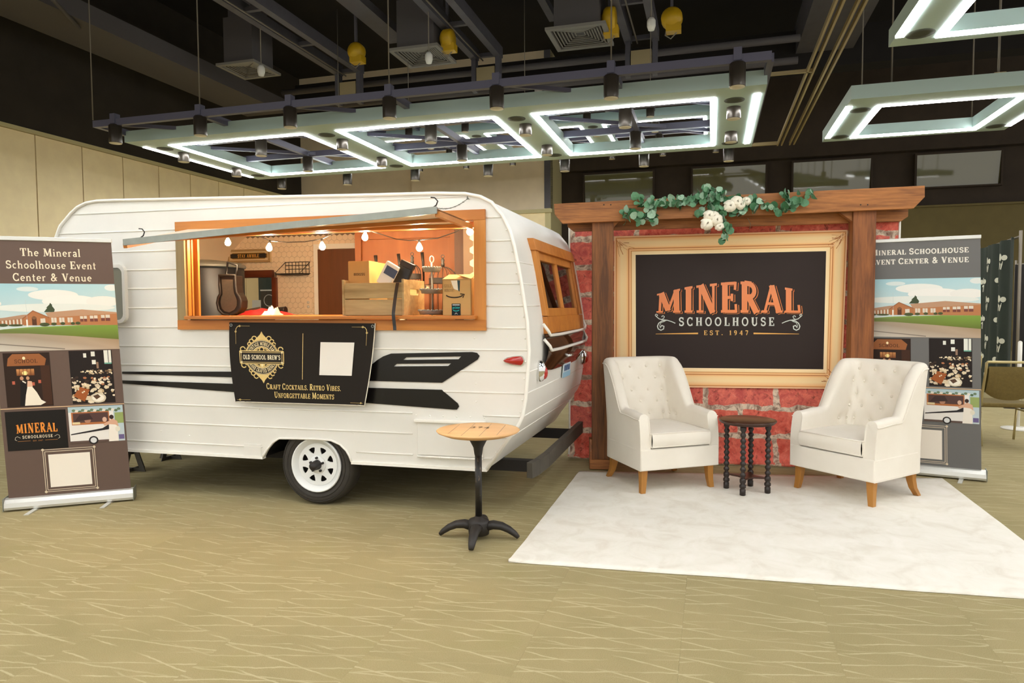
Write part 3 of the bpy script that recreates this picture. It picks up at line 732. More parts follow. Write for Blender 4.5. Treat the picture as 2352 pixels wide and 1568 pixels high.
# painted stripes
def cpx(q, off=0): return [(p.x, p.z) for p in (CAR.at(a, b, off) for a, b in q)]
up = cpx([(282, 853), (535, 853), (700, 850), (852, 839), (868, 826), (881, 818), (899, 811.5), (1085, 808), (1096, 810), (1102, 817), (1098, 825), (1016, 878.5), (849, 874), (535, 866), (282, 858)])
h1 = cpx([(934, 820), (1060, 818), (1054, 824.5), (927, 826)]); h2 = cpx([(912, 835), (1037, 834), (1030, 840), (905, 841)])
MB().plate(up, [h1, h2], -.0075, 0).build('side_stripe', 'decal_black', car)
lo = cpx([(282, 873), (540, 881), (845, 890), (1015, 894.6), (1052, 926), (1055, 933), (1050, 940), (1042, 940), (845, 925), (540, 900), (282, 880)])
MB().plate(lo, (), -.0075, 0).build('side_stripe', 'decal_black', car)
# serving window boards
MB().box(-1.134, 1.228, -.024, 0, 1.968, 2.036).build('window_board', 'pine_orange', car, bevel=.002)
MB().box(-1.134, 1.228, -.024, 0, 1.250, 1.320).build('window_board', 'pine_orange', car, bevel=.002)
MB().box(1.150, 1.228, -.022, 0, 1.320, 1.968).build('window_board', 'pine_orange_v', car, bevel=.002)
MB().box(-1.134, -1.062, -.022, 0, 1.320, 1.968).build('window_board', 'grey_board', car, bevel=.002)
for x0, x1, y0, y1 in ((-1.0625, -1.050, .0, .03), (-1.075, -1.045, .036, .052), (-1.09, -1.028, .08, .10)):
    MB().box(x0, x1, y0, y1, 1.35, 1.955).build('sash_rail', 'pine_orange_v', car, bevel=.002)
MB().box(-1.06, 1.145, .02, .06, 1.925, 1.965).build('head_rail', 'pine_orange', car)
MB().box(-1.035, 1.172, -.075, .75, 1.326, 1.349).build('counter', 'pine_orange', car, bevel=.004)
# lifted hatch
HL, HR = V((-1.02, -.02, 1.962)), V((1.13, -.02, 1.935)); OL, OR_ = V((-1.027, -.60, 1.822)), V((1.117, -.60, 1.944))
hp = lambda u, v, dz=0: HL.lerp(HR, u).lerp(OL.lerp(OR_, u), v) + V((0, 0, dz))
hm = MB(); hm.grid(lambda u, v: hp(u, v), 12, 4); hm.grid(lambda u, v: hp(u, v, .018), 12, 4)
hatch = hm.build('hatch_flap', 'interior_cream', car)
MB().bar(OL + V((0, -.01, .01)), OR_ + V((0, -.01, .01)), .014, .040).build('metal_edge', 'galvanised', hatch)
for u in (.0, 1.0): MB().bar(hp(u, .0, -.012), hp(u, 1, -.012), .03, .03).build('batten', 'pine_orange', hatch)
for v in (.12, .6): MB().bar(hp(0, v, -.012), hp(1, v, -.012), .035, .022).build('batten', 'pine_orange', hatch)
for u, v in ((.05, .97), (.985, .98)):
    q = hp(u, v, .03); MB().tube([q, q + V((.02, 0, .012)), q + V((.03, 0, .035)), q + V((.012, 0, .055)), q + V((-.012, 0, .058))], .004, 6).build('hook', 'iron_black', hatch)
ch = MB(); a, b = hp(.985, .98, .03), V((CAR.at(1075, 456, -.02).x, -.02, CAR.at(1075, 456, -.02).z))
for i in range(16):
    c = a.lerp(b, (i + .5) / 16) + V((0, 0, -.03 * math.sin(math.pi * (i + .5) / 16))); d = (b - a).normalized()
    s_ = V((0, 1, 0)) if i % 2 else d.cross(V((0, 1, 0)))
    ch.tube([c + d * (.019 * math.cos(t)) + s_ * (.008 * math.sin(t)) for t in [k * math.pi / 4 for k in range(8)]], .0022, 5, closed=True)
ch.build('chain', 'galvanised', hatch)
MB().tube([b + V((0, .02, 0)), b, b + V((0, -.012, .012)), b + V((0, -.02, 0))], .004, 6).build('chain_hook', 'galvanised', car)
# small fittings of the side
hx0, hx1, hz0, hz1 = CAR.at(960, 1000).x, CAR.at(1110, 1000).x, CAR.at(1030, 1050).z, CAR.at(1030, 971).z
MB().box(hx0, hx1, -.012, 0, hz0 + .01, hz1).build('access_door', 'caravan_white', car, bevel=.004)
MB().box(hx0 - .02, hx1 + .02, -.03, 0, hz1, hz1 + .022).build('drip_rail', 'trim_white', car, bevel=.006)
MB().tube([(hx0, -.014, hz0), (hx1, -.014, hz0)], .008, 8).build('hinge', 'trim_white', car)
q0, q1 = CAR.at(562, 1045), CAR.at(600, 1020)
MB().box(q0.x, q1.x, -.006, 0, q0.z, q1.z).build('patch_plate', 'caravan_white', car, bevel=.001)
riv = MB().sphere((0, 0, 0), .006, 8, 5, (1, .5, 1)).mesh('rivet'); riv.materials.append(MATS['trim_white'])
for i in range(6): inst('rivet', riv, car, (lerp(hx0 - .01, hx1 + .01, i / 5), -.002, hz1 + .045))
for i in range(7): inst('rivet', riv, car, (lerp(hx0 + .03, hx1 - .03, i / 6), -.022, hz0))
for z in (.45, .58, .72, .80, .94, 1.05, 1.20, 1.34, 1.49, 1.62, 1.76, 1.9):
    inst('rivet', riv, car, (rear_x(z) - .022, -.004, z)); 
for z in (.78, .90, 1.06, 1.20): inst('rivet', riv, car, (1.145 + .02 * (1.2 - z), -.003, z))
for q in ((595, 939), (812, 946), (594, 984), (812, 994), (435, 1000), (370, 990)): inst('rivet', riv, car, CAR.at(*q, -.002))
m0 = CAR.at(1181, 828)
ml = MB().grid(lambda u, v: (m0.x - .066 + .132 * u, -.03 * math.sin(math.pi * min(1, u * .62 + .38) ) * math.sin(math.pi * v) ** .6 - .006, m0.z + (.030 * math.sqrt(max(0, math.sin(math.pi * min(1, .5 * u ** .8 + (.5 * max(0, u - .8) / .2) ))))) * (2 * v - 1)), 14, 9)
lamp = ml.build('marker_lamp', 'red_lens', car)
MB().plate([(m0.x - .072 + .144 * u, m0.z + .034 * s_ * math.sqrt(max(0, math.sin(math.pi * min(1, .5 * u ** .8 + .5 * max(0, u - .8) / .2))))) for s_, us in ((1, [i / 12 for i in range(13)]), (-1, [i / 12 for i in range(11, 0, -1)])) for u in us], (), -.007, 0).build('lamp_bezel', 'chrome', lamp)
fw0, fw1 = CAR.at(215, 742), CAR.at(292, 607)
fwn = MB().plate(rrect(fw0.x, fw1.x, fw0.z, fw1.z, .06), [rrect(fw0.x + .025, fw1.x - .025, fw0.z + .025, fw1.z - .025, .045)], -.03, 0).build('front_window', 'trim_white', car, bevel=.006)
MB().plate(rrect(fw0.x + .02, fw1.x - .02, fw0.z + .02, fw1.z - .02, .045), (), -.016, -.012).build('pane', 'glass_dark', fwn)
# wheel
WC = V((CAR.at(722, 1070).x, .0, .288))
def wheel(y0, sgn):
    f = lambda y: y0 + sgn * y
    tp = [(.192, .02), (.215, .004), (.245, .0), (.272, .012), (.286, .035), (.288, .09), (.286, .145), (.272, .165), (.245, .178), (.2, .17), (.192, .15)]
    w_ = MB().lathe([(r, f(y)) for r, y in tp], 48, (WC.x, 0, WC.z), 'y', caps=False).build('tyre', 'rubber', car)
    for r, y in ((.262, .004), (.228, -.001)): MB().tube([(WC.x + r * math.cos(t), f(y), WC.z + r * math.sin(t)) for t in [k * math.pi / 20 for k in range(40)]], .0025, 5, closed=True).build('sidewall_ridge', 'rubber', w_)
    rim = MB().lathe([(r, f(y)) for r, y in [(.186, .03), (.196, .006), (.192, -.004), (.184, -.002), (.176, .02), (.150, .030), (.146, .05)]], 40, (WC.x, 0, WC.z), 'y', caps=False).build('rim', 'rim_white', w_)
    holes = []
    for k in range(8):
        a = rad(22.5 + 45 * k); ex_, ez_ = math.cos(a), math.sin(a)
        tri = []
        for r, dt in ((.080, 0), (.098, -.016), (.118, -.026), (.124, -.020), (.127, 0), (.124, .020), (.118, .026), (.098, .016)):
            tri.append((WC.x + r * ex_ - dt * ez_, WC.z + r * ez_ + dt * ex_))
        holes.append(tri)
    MB().plate(circ(WC.x, WC.z, .152, 40), holes, f(.026), f(.034)).build('wheel_disc', 'rim_white', rim)
    MB().lathe([(0, f(.018)), (.062, f(.018)), (.066, f(.027))], 28, (WC.x, 0, WC.z), 'y').build('hub_plate', 'rim_white', rim)
    MB().lathe([(0, f(-.055)), (.022, f(-.052)), (.030, f(-.04)), (.034, f(.0)), (.036, f(.02))], 20, (WC.x, 0, WC.z), 'y').build('hub_cap', 'iron_black', rim)
    for k in range(5):
        a = rad(18 + 72 * k); MB().lathe([(0, f(.004)), (.009, f(.004)), (.009, f(.02))], 8, (WC.x + .05 * math.cos(a), 0, WC.z + .05 * math.sin(a)), 'y').build('lug_nut', 'iron_black', rim)
    MB().plate(circ(WC.x, WC.z, .148, 24), (), f(.07), f(.08)).build('brake_drum', 'underbody', w_)
wheel(.02, 1); wheel(CW - .02, -1)
MB().cyl((WC.x, .1, WC.z), (WC.x, CW - .1, WC.z), .03, n=10).build('axle', 'underbody', car)
for y in (.35, 1.60): MB().box(-2.0, 1.52, y - .03, y + .03, .25, .33).build('chassis_rail', 'underbody', car)
# bumper on its two arms
bp = [(1.49, .10), (1.515, .22), (1.535, .45), (1.575, 1.82)]
bm_ = MB()
for (x0, y0), (x1, y1) in zip(bp, bp[1:]): bm_.bar((x0, y0, .315), (x1, y1, .315), .045, .105)
bm_.build('bumper', 'frame_steel', car, bevel=.004)
# rear end
def rp(y, z, out): return V((rear_x(z) + SH * y + out, y, z))
def rboard(y0, y1, z0, z1, o0, o1, name, m, par=None):
    return MB().hexa([rp(y0, z0, o0), rp(y0, z0, o1), rp(y1, z0, o1), rp(y1, z0, o0), rp(y0, z1, o0), rp(y0, z1, o1), rp(y1, z1, o1), rp(y1, z1, o0)]).build(name, m, par or car, bevel=.002)
rw = rboard(RY0 - .06, RY1 + .06, 1.80, 1.885, -.01, .045, 'rear_window', 'pine_orange')
rboard(RY0 - .05, RY0 + .03, 1.34, 1.80, -.01, .035, 'window_board', 'pine_orange_v', rw)
rboard(RY1 - .03, RY1 + .05, 1.34, 1.80, -.01, .035, 'window_board', 'pine_orange_v', rw)
rboard(RY0 - .05, RY1 + .05, 1.215, 1.335, -.01, .035, 'window_board', 'pine_orange', rw)
for y0, y1, z0, z1 in ((RY0 + .03, RY1 - .03, 1.74, 1.80), (RY0 + .03, RY1 - .03, 1.335, 1.395), (RY0 + .03, RY0 + .075, 1.395, 1.74), (RY1 - .075, RY1 - .03, 1.395, 1.74), (1.065, 1.095, 1.395, 1.74)):
    rboard(y0, y1, z0, z1, -.02, .02, 'sash', 'pine_orange_v', rw)
for y0, y1 in ((RY0 + .07, 1.07), (1.09, RY1 - .07)): rboard(y0, y1, 1.39, 1.745, -.004, .0, 'pane', 'glass', rw)
lowp = MB().grid(lambda u, v: rp(lerp(.36, 1.78, u), lerp(.94 + .05 * abs(2 * u - 1) ** 6, 1.215, v), .014 + .03 * math.sin(math.pi * v)), 12, 6).build('lower_pane', 'glass_brown', car)
for zc, o in ((1.205, .05), (1.10, .055)):
    MB().tube([rp(.33, zc + .08, .02), rp(.35, zc + .03, o), rp(.40, zc, o), rp(.7, zc - .004, o), rp(1.4, zc, o), rp(1.72, zc + .004, o), rp(1.77, zc + .03, o), rp(1.80, zc + .09, .02)], .011, 8).build('pane_edge', 'trim_white', lowp)
for y, z in ((.27, .965), (1.84, .955)):
    c = rp(y, z, .01); t_ = MB().sphere((0, 0, 0), 1, 14, 9, (.05, .042, .075)); t_.xf(Matrix.Translation(c)); tl = t_.build('tail_lamp', 'chrome', car)
    MB().sphere(c + V((.03, 0, -.01)), 1, 12, 7, (.028, .026, .048)).build('lens', 'red_lens', tl)
pl = rboard(1.02, 1.30, .84, .985, .012, .018, 'number_plate', 'plate_blue')
c0 = rp(1.02, .84, .0195); c1 = rp(1.30, .84, .0195); c2 = rp(1.02, .985, .0195)
pr = Print(lambda u, v, h: c0 + (c1 - c0) * u + (c2 - c0) * v + V((h, 0, 0)))
pr.rect(.0, .0, 1, .3, (150, 190, 214)); pr.up(); pr.rect(.08, .8, .42, .92, (176, 76, 70)); [pr.rect(.12 + .13 * k, .36, .20 + .13 * k, .68, (70, 100, 150)) for k in range(6)]; pr.build('plate_print', pl)
MB().tube([rp(1.06, 1.015, .01), rp(1.06, 1.02, .05), rp(1.28, 1.02, .05), rp(1.28, 1.015, .01)], .014, 8).build('plate_lamp', 'chrome', car)
# ------------------------------------------------------------------ inside the caravan
gw = MB().plate([(-2.15, .4), (.6, .4), (.6, 2.16), (-2.15, 2.16)], [FH], YW, YW + .012).build('tiled_wall', 'grout', car)
hexr = .060 / math.sqrt(3)
hex_me = MB().plate([((hexr - .0012) * math.sin(rad(60 * k)), (hexr - .0012) * math.cos(rad(60 * k))) for k in range(6)], (), -.003, .0).mesh('hex_tile'); hex_me.materials.append(MATS['tile_cream'])
def zone(a, b, c, d): p, q = CAR.at(a, d, YW), CAR.at(b, c, YW); return p.x, q.x, p.z - .07, q.z
zones = [zone(512, 736, 519, 724), zone(736, 826, 516, 558)]; skip = [zone(545, 634, 628, 724)]
nh = 0
for r_ in range(int(1.0 / .052) + 5):
    for c_ in range(40):
        x = -2.25 + c_ * .060 + (.03 if r_ % 2 else 0); z = 1.278 + r_ * .052
        if z > 2.145: continue
        if any(a <= x <= b and c <= z <= d for a, b, c, d in zones) and not any(a <= x <= b and c <= z <= d for a, b, c, d in skip) and nh < 300:
            inst('hex_tile', hex_me, gw, (x, YW, z)); nh += 1
a, b = CAR.at(735, 722, YW - .02), CAR.at(816, 571, YW - .02)
dr = MB().box(a.x, b.x + .1, YW - .045, YW - .005, .4, b.z).build('inner_door', 'door_brown', car)
MB().box(a.x - .055, a.x - .005, YW - .03, YW, .4, b.z + .055).build('door_casing', 'trim_white', car)
MB().box(a.x - .005, b.x + .1, YW - .03, YW, b.z + .005, b.z + .055).build('door_casing', 'trim_white', car)
a, b = CAR.at(818, 722, 1.45), CAR.at(1045, 520, 1.45)
cb = MB().box(a.x, b.x, 1.47, 1.93, .4, 2.09).build('cupboard', 'ply_warm', car)
s1, s2 = CAR.at(830, 600, 1.45).x, CAR.at(1034, 600, 1.45).x
MB().box(a.x, s1, 1.445, 1.47, .4, 2.09).build('stile', 'ply_warm', cb, bevel=.002); MB().box(s2, b.x, 1.445, 1.47, .4, 2.09).build('stile', 'ply_warm', cb, bevel=.002)
zt = CAR.at(940, 547, 1.45).z; MB().box(s1, s2, 1.445, 1.47, zt, 2.09).build('top_rail', 'ply_warm', cb, bevel=.002)
a, b = CAR.at(1044, 600, 1.15).x, CAR.at(1079, 600, 1.15).x
MB().box(a, b, 1.15, 1.46, .4, 2.07).build('partition', 'dark_ply', car)
a, b = CAR.at(1078, 600, .95).x, CAR.at(1096, 600, .95).x
pt = MB().box(a - .05, b + .1, .95, .97, .4, 2.05).build('tiled_panel', 'grout', car)
for r_ in range(13):
    for c_ in range(2): inst('hex_tile', hex_me, pt, (a + .034 + .06 * c_ + (.03 if r_ % 2 else 0), .95, 1.34 + r_ * .052))
# things on the counter and in the cabin
CZ = 1.349
p = CAR.at(478, 640, 1.15)
fr = empty_in(CAR, 'steel_drum', 'dark steel drum with a bright rim behind the serving window', 'drum', (p.x - .06, 1.2, .371)); zt = CAR.at(500, 612, 1.0).z - .371
MB().lathe([(0, 0), (.33, 0), (.335, .02), (.335, zt - .02), (.33, zt)], 40).build('drum', 'steel_drum', fr)
MB().lathe([(.30, zt), (.345, zt), (.35, zt + .012), (.345, zt + .028), (.30, zt + .05), (.1, zt + .075), (0, zt + .078)], 40).build('lid', 'zinc', fr)
# dark case with handle
def cp_(q, off): return [(pp.x, pp.z) for pp in (CAR.at(a, b, off) for a, b in q)]
ol = cp_([(504, 632), (541, 632), (541, 655), (543, 671.6), (550, 681), (553.5, 690), (552.5, 706), (545, 717), (528, 724), (513, 721), (503, 711), (499.5, 695), (502, 682), (507, 674), (505, 655)], .30)
bx = sum(x for x, z in ol) / len(ol); bz = min(z for x, z in ol)
cs = empty_in(CAR, 'instrument_case', 'dark case with bulging lower end and square loop handle on the counter', 'case', (bx, .30, CZ)); dz = CZ
rel = lambda L: [(x - bx, z - bz) for x, z in L]
MB().plate(rel(ol), (), .0, .09).build('shell', 'case_black', cs, bevel=.006)
ctr = V((0, sum(z for x, z in rel(ol)) / len(ol)))
MB().plate([(x * .70, ctr.y + (z - ctr.y) * .82) for x, z in rel(ol)], (), -.006, .0).build('panel', 'case_panel', cs)
MB().tube([(x, -.002, z) for x, z in rel(ol)], .011, 8, closed=True).build('piping', 'case_black', cs)
hd = rel(cp_([(512, 629), (515, 601), (538, 608), (535, 632)], .30))
MB().tube([(x, .04, z) for x, z in hd], .0095, 6, closed=True).build('handle', 'black_plastic', cs)
# small window in the far wall with its wood frame
MB().box(FWX0 - .01, FWX1 + .01, YW - .04, YW + .05, FWZ1, FWZ1 + .075).build('frame_board', 'mahogany', car, bevel=.002)
for x in (FWX0 - .05, FWX1): MB().box(x, x + .05, YW - .036, YW + .05, FWZ0 - .02, FWZ1).build('frame_board', 'mahogany', car, bevel=.002)
MB().box(FWX0, FWX1, YW + .02, YW + .024, FWZ0, FWZ1).build('far_pane', 'glass', car)
# STAY AWHILE sign
a, b = CAR.at(523, 604, YW - .03), CAR.at(620.5, 571, YW - .03); W_, H_ = b.x - a.x, b.z - a.z
sg = empty_in(CAR, 'wall_sign', 'framed black and gold sign reading STAY AWHILE on the tiled wall', 'sign', (a.x, YW - .03, a.z))
MB().box(0, W_, 0, .025, 0, H_).build('backing', 'sign_cream', sg)
MB().plate([(0, 0), (W_, 0), (W_, H_), (0, H_)], [[(.022, .022), (W_ - .022, .022), (W_ - .022, H_ - .022), (.022, H_ - .022)]], -.012, 0).build('frame', 'sign_frame', sg, bevel=.003)
def plq(e): 
    x0, x1, z0, z1 = .045 - e, W_ - .045 + e, .045 - e, H_ - .045 + e; c = .02
    return [(x0, H_ / 2 - c), (x0 + c, H_ / 2 - c * 1.2), (x0 + 1.5 * c, z0), (x1 - 1.5 * c, z0), (x1 - c, H_ / 2 - c * 1.2), (x1, H_ / 2 - c), (x1, H_ / 2 + c), (x1 - c, H_ / 2 + c * 1.2), (x1 - 1.5 * c, z1), (x0 + 1.5 * c, z1), (x0 + c, H_ / 2 + c * 1.2), (x0, H_ / 2 + c)]
MB().plate(plq(.008), (), -.006, 0).build('gilt_border', 'gilt', sg); MB().plate(plq(0), (), -.009, -.006).build('plaque', 'sign_black', sg)
pr = Print(lambda u, v, h: (u, -.009 - h, v)); pr.text('STAY AWHILE', W_ / 2, H_ / 2 - .017, .034, (226, 170, 80), W_ * .5, bold=1.25); pr.build('lettering', sg)
# wire basket
a, b = CAR.at(655, 629, YW - .02), CAR.at(709, 601, YW - .02); W_, H_ = b.x - a.x, b.z - a.z
wk = empty_in(CAR, 'wire_basket', 'black wire wall basket beside the brown door', 'basket', (a.x, YW - .012, a.z))
for i in range(8): x = W_ * i / 7; MB().tube([(x, 0, 0), (x, 0, H_)], .0028, 5).build('wire', 'iron_black', wk)
for z in (0, H_ * .4, H_ * .72, H_): MB().tube([(0, -.003, z), (W_, -.003, z)], .0035, 5).build('wire', 'iron_black', wk)
for x in (-.02, W_ - .01): MB().tube([(x + .02, 0, H_), (x - .02, -.13, .0), (x + .02, 0, 0)], .0035, 5).build('bracket', 'iron_black', wk)
MB().box(-.035, W_, -.13, 0, -.012, 0).build('shelf', 'iron_black', wk)
a, b = CAR.at(699, 711, YW - .01), CAR.at(717, 686, YW - .01)
op = empty_in(CAR, 'outlet_plate', 'cream outlet plate on the tiles left of the door', 'outlet', (a.x, YW - .01, a.z)); MB().box(0, b.x - a.x, 0, .006, 0, b.z - a.z).build('plate', 'tile_cream', op, bevel=.002)
for z in (.03, .075): MB().lathe([(0, -.003), (.014, -.003), (.014, .0)], 12, ((b.x - a.x) / 2, 0, z), 'y').build('socket', 'white_plastic', op)
# heap beside the case
rnd = random.Random(4)
def heap(name, label, cat, px0, px1, pyt, off, m, amp):
    x0, x1 = CAR.at(px0, 720, off).x, CAR.at(px1, 720, off).x; zt = CAR.at((px0 + px1) / 2, pyt, off).z - CZ
    e = empty_in(CAR, name, label, cat, ((x0 + x1) / 2, off, CZ)); w_ = (x1 - x0) / 2
    MB().grid(lambda u, v: V(((2 * u - 1) * w_, (v - .5) * .16, max(.002, zt * (math.sin(math.pi * u) ** .5) * math.sin(math.pi * v) * (.75 + amp * mnoise.noise(V((u * 5, v * 4, px0))))))), 24, 10).build('cloth', m, e); return e
heap('red_cloth', 'crumpled red cloth lying on the counter', 'cloth', 546, 668, 709, .55, 'red_cloth', .9)
heap('tissue_paper', 'crumpled pale tissue on the counter beside the red cloth', 'tissue', 612, 640, 703, .42, 'paper_white', 1.2)
p = CAR.at(583, 712, .7); e = empty_in(CAR, 'paper_folder', 'brown folder leaning behind the red cloth', 'folder', (p.x, .68, CZ)); o = MB().box(-.09, .09, -.005, .005, 0, .055).build('cover', 'case_panel', e, rot=(.2, rad(-9), 0))
p = CAR.at(640, 708, .75); e = empty_in(CAR, 'dark_lens', 'black cup lying behind the tissue on the counter', 'cup', (p.x, .78, CZ)); MB().lathe([(.02, -.05), (.026, -.048), (.032, .04), (.034, .045), (.024, .045)], 14, (0, 0, .036), 'x').build('barrel', 'black_plastic', e)
# crate
cx0, cx1, czt = CAR.at(789, 700, .0).x, CAR.at(927, 700, .0).x, CAR.at(860, 648, 0).z; cd = CAR.atx(975, 690, cx1).y
cr = empty_in(CAR, 'wooden_crate', 'weathered wooden crate on the counter holding the boxes', 'crate', (cx0, 0, CZ)); W_, H_ = cx1 - cx0, czt - CZ
hh = H_ / 2
MB().box(.012, W_ - .012, 0, .014, .003, hh - .003).build('plank', 'crate_grey', cr, bevel=.002); MB().box(.012, W_ - .012, 0, .014, hh + .003, H_ - .004).build('plank', 'crate_grey', cr, bevel=.002)
MB().box(.012, W_ - .012, cd - .014, cd, .003, hh - .003).build('plank', 'crate_grey', cr); MB().box(.012, W_ - .012, cd - .014, cd, hh + .003, H_ - .004).build('plank', 'crate_grey', cr)
for x in (0, W_ - .014):
    MB().plate([(0.0, 0), (cd, 0), (cd, H_ + .018), (0, H_ + .018)], [rrect(cd * .3, cd * .7, H_ * .62, H_ * .8, .015)], x, x + .014, lambda a, b, t: (t, a, b)).build('end_board', 'crate_grey', cr, bevel=.002)
MB().box(.014, W_ - .014, .014, cd - .014, 0, .01).build('base', 'crate_grey', cr)
for x in (-.006, W_ - .008): MB().box(x, x + .014, -.006, .002, 0, H_ + .02).build('corner_strip', 'crate_grey', cr)
# carton
def px_box(name, label, cat, pl, pr_, pt_, side_px, off, m, z0=CZ, gap=0):
    x0, x1 = CAR.at(pl, 640, off).x, CAR.at(pr_, 640, off).x; zt = CAR.at((pl + pr_) / 2, pt_, off).z; d = CAR.atx(side_px, 640, x1).y - off
    e = empty_in(CAR, name, label, cat, (x0, off, z0)); return e, x1 - x0, d, zt - z0
e, W_, D_, H_ = px_box('carton', 'plain cardboard carton numbered 80002SU standing in the crate', 'carton', 800, 848, 600, 893, .06, 'cardboard', CZ + .011)
D_ = min(D_, cd - .09)
MB().box(0, W_, 0, D_, 0, H_).build('box', 'cardboard', e, bevel=.002); MB().box(.003, W_ - .003, .002, D_ * .5, H_, H_ + .003).build('flap', 'cardboard', e)
pr = Print(lambda u, v, h: (u, -.0005 - h, v)); pr.text('80002SU', W_ * .54, H_ * .73, .018, (60, 46, 30), W_ * .55, bold=1.1); pr.build('lettering', e)
# label printer and pouch poking out of the crate
p = CAR.at(890, 628, .04)
e = empty_in(CAR, 'card_terminal', 'white and navy card terminal tilted in the crate', 'terminal', (p.x, .045, CZ + .012))
T = Matrix.Translation((0, 0, p.z - CZ - .012)) @ Matrix.Rotation(rad(-32), 4, 'Y')
MB().box(-.05, .05, 0, .035, -.09, .075).xf(T @ Matrix.Rotation(rad(62), 4, 'Y')).build('case', 'white_plastic', e, bevel=.006)
MB().box(-.03, .058, -.004, 0, -.01, .05).xf(T @ Matrix.Rotation(rad(62), 4, 'Y')).build('screen', 'navy_plastic', e)
p = CAR.at(928, 624, .10)
e = empty_in(CAR, 'black_pouch', 'black flat pouch leaning at the right end of the crate', 'pouch', (p.x, .10, CZ + .012))
T = Matrix.Translation((0, 0, p.z - CZ - .012)) @ Matrix.Rotation(rad(24), 4, 'Y')
MB().box(-.05, .05, 0, .03, -.10, .07).xf(T).build('pouch', 'black_plastic', e, bevel=.008)
MB().box(-.052, .052, -.004, .034, .03, .072).xf(T).build('pouch_flap', 'case_black', e, bevel=.004)
# strap over the counter edge
x = CAR.at(903, 690, -.09).x
sp_ = empty_in(CAR, 'black_strap', 'black strap hanging from the crate over the counter edge', 'strap', (x, -.09, CZ))
zz = lambda py: CAR.at(903, py, -.09).z - CZ
MB().grid(lambda u, v: V(((u - .5) * .024 + .02 * (v ** 2) - .004, (lerp(.084, -.012, min(1, v * 1.5)) if v < .67 else -.012) + (.0 if v < .95 else -.004), lerp(zz(648), zz(758), v))), 2, 18).build('webbing', 'black_plastic', sp_)
# tiered tray
p = CAR.at(993, 720, .16); e = empty_in(CAR, 'tiered_tray', 'grey metal three-tier tray between crate and cardboard box', 'tray', (p.x, .16, CZ))
for n_, (py, r_) in enumerate(((624, .062), (674, .080), (722, .094))):
    z = max(.004, CAR.at(993, py, .16).z - CZ)
    MB().lathe([(0, z), (r_ * .92, z), (r_, z + .026), (r_ * 1.02, z + .03), (r_ * .97, z + .026), (r_ * .9, z + .004), (0, z + .004)], 28).build('tier', 'zinc', e)
    for k in range(20): t = 2 * math.pi * k / 20; MB().sphere((r_ * math.cos(t), r_ * math.sin(t), z + .029), .008, 6, 4).build('scallop', 'zinc', e)
zt = CAR.at(993, 602, .16).z - CZ
MB().cyl((0, 0, 0), (0, 0, zt), .006, n=10).build('post', 'zinc', e)
MB().tube([(.014 * math.sin(t) , 0, zt + .02 - .022 * math.cos(t)) for t in [k * math.pi / 6 for k in range(12)]], .004, 6, closed=True).build('ring', 'white_plastic', e)
# bird cages
def cage(px, r_, pyr, pya, pyt, off, label):
    p = CAR.at(px, 700, off); e = empty_in(CAR, 'bird_cage', label, 'bird cage', (p.x, off, CZ), 'dark wire bird cages behind the crate')
    z1 = CAR.at(px, pyr, off).z - CZ; z2 = CAR.at(px, pya, off).z - CZ; z3 = CAR.at(px, pyt, off).z - CZ
    for k in range(16):
        t = 2 * math.pi * k / 16; c, s_ = math.cos(t), math.sin(t)
        MB().tube([(r_ * c, r_ * s_, 0), (r_ * c, r_ * s_, z1)] + [(r_ * math.cos(a) * c, r_ * math.cos(a) * s_, z1 + (z2 - z1) * math.sin(a)) for a in (.3, .6, .9, 1.2, 1.5)], .0018, 4).build('wire', 'iron_black', e)
    for z, h in ((.0, .01), (z1 - .035, .004), (z1, .004)): MB().lathe([(r_ - .002, z), (r_ + .003, z), (r_ + .003, z + h), (r_ - .002, z + h), (r_ - .002, z)], 24, caps=False).build('band', 'iron_black', e)
    MB().lathe([(r_ + .001, z1 - .033), (r_ + .002, z1)], 24, caps=False).build('filigree', 'iron_black', e)
    MB().lathe([(0, z2), (.012, z2), (.014, z2 + .02), (.010, z2 + .03), (.014, z2 + .05), (.007, z2 + .06), (0, z2 + .062)], 12).build('finial', 'iron_black', e)
    MB().tube([(.012 * math.sin(t), 0, z2 + .074 - .012 * math.cos(t)) for t in [k * math.pi / 5 for k in range(10)]], .003, 5, closed=True).build('loop', 'iron_black', e)
cage(948, .066, 630, 606, 586, .55, 'smaller dark wire bird cage behind the black pouch'); cage(1018, .102, 640, 612, 590, .50, 'larger dark wire bird cage behind the tiered tray')
# beer taps
p = CAR.at(925, 700, 1.0); e = empty_in(CAR, 'tap_tower', 'beer tap tower with three black handles behind the crate', 'beer taps', (p.x, 1.0, .371))
MB().cyl((0, 0, 0), (0, 0, 1.16), .04, n=14).build('column', 'chrome', e)
xs = [CAR.at(q, 600, 1.0).x - p.x for q in (873, 925, 979)]
MB().cyl((xs[0] - .05, 0, 1.19), (xs[2] + .05, 0, 1.19), .035, n=14).build('manifold', 'chrome', e)
for x, py in zip(xs, (586, 584, 582)):
    zt = CAR.at(925, py, 1.0).z - .371
    MB().tube([(x, -.03, 1.2), (x, -.07, 1.22), (x, -.08, 1.19), (x, -.08, 1.14)], .012, 8).build('faucet', 'chrome', e)
    MB().tube([(x, -.06, 1.22), (x - .004, -.06, zt - .08), (x - .012, -.06, zt)], [.008, .011, .015], 8).build('handle', 'black_plastic', e)
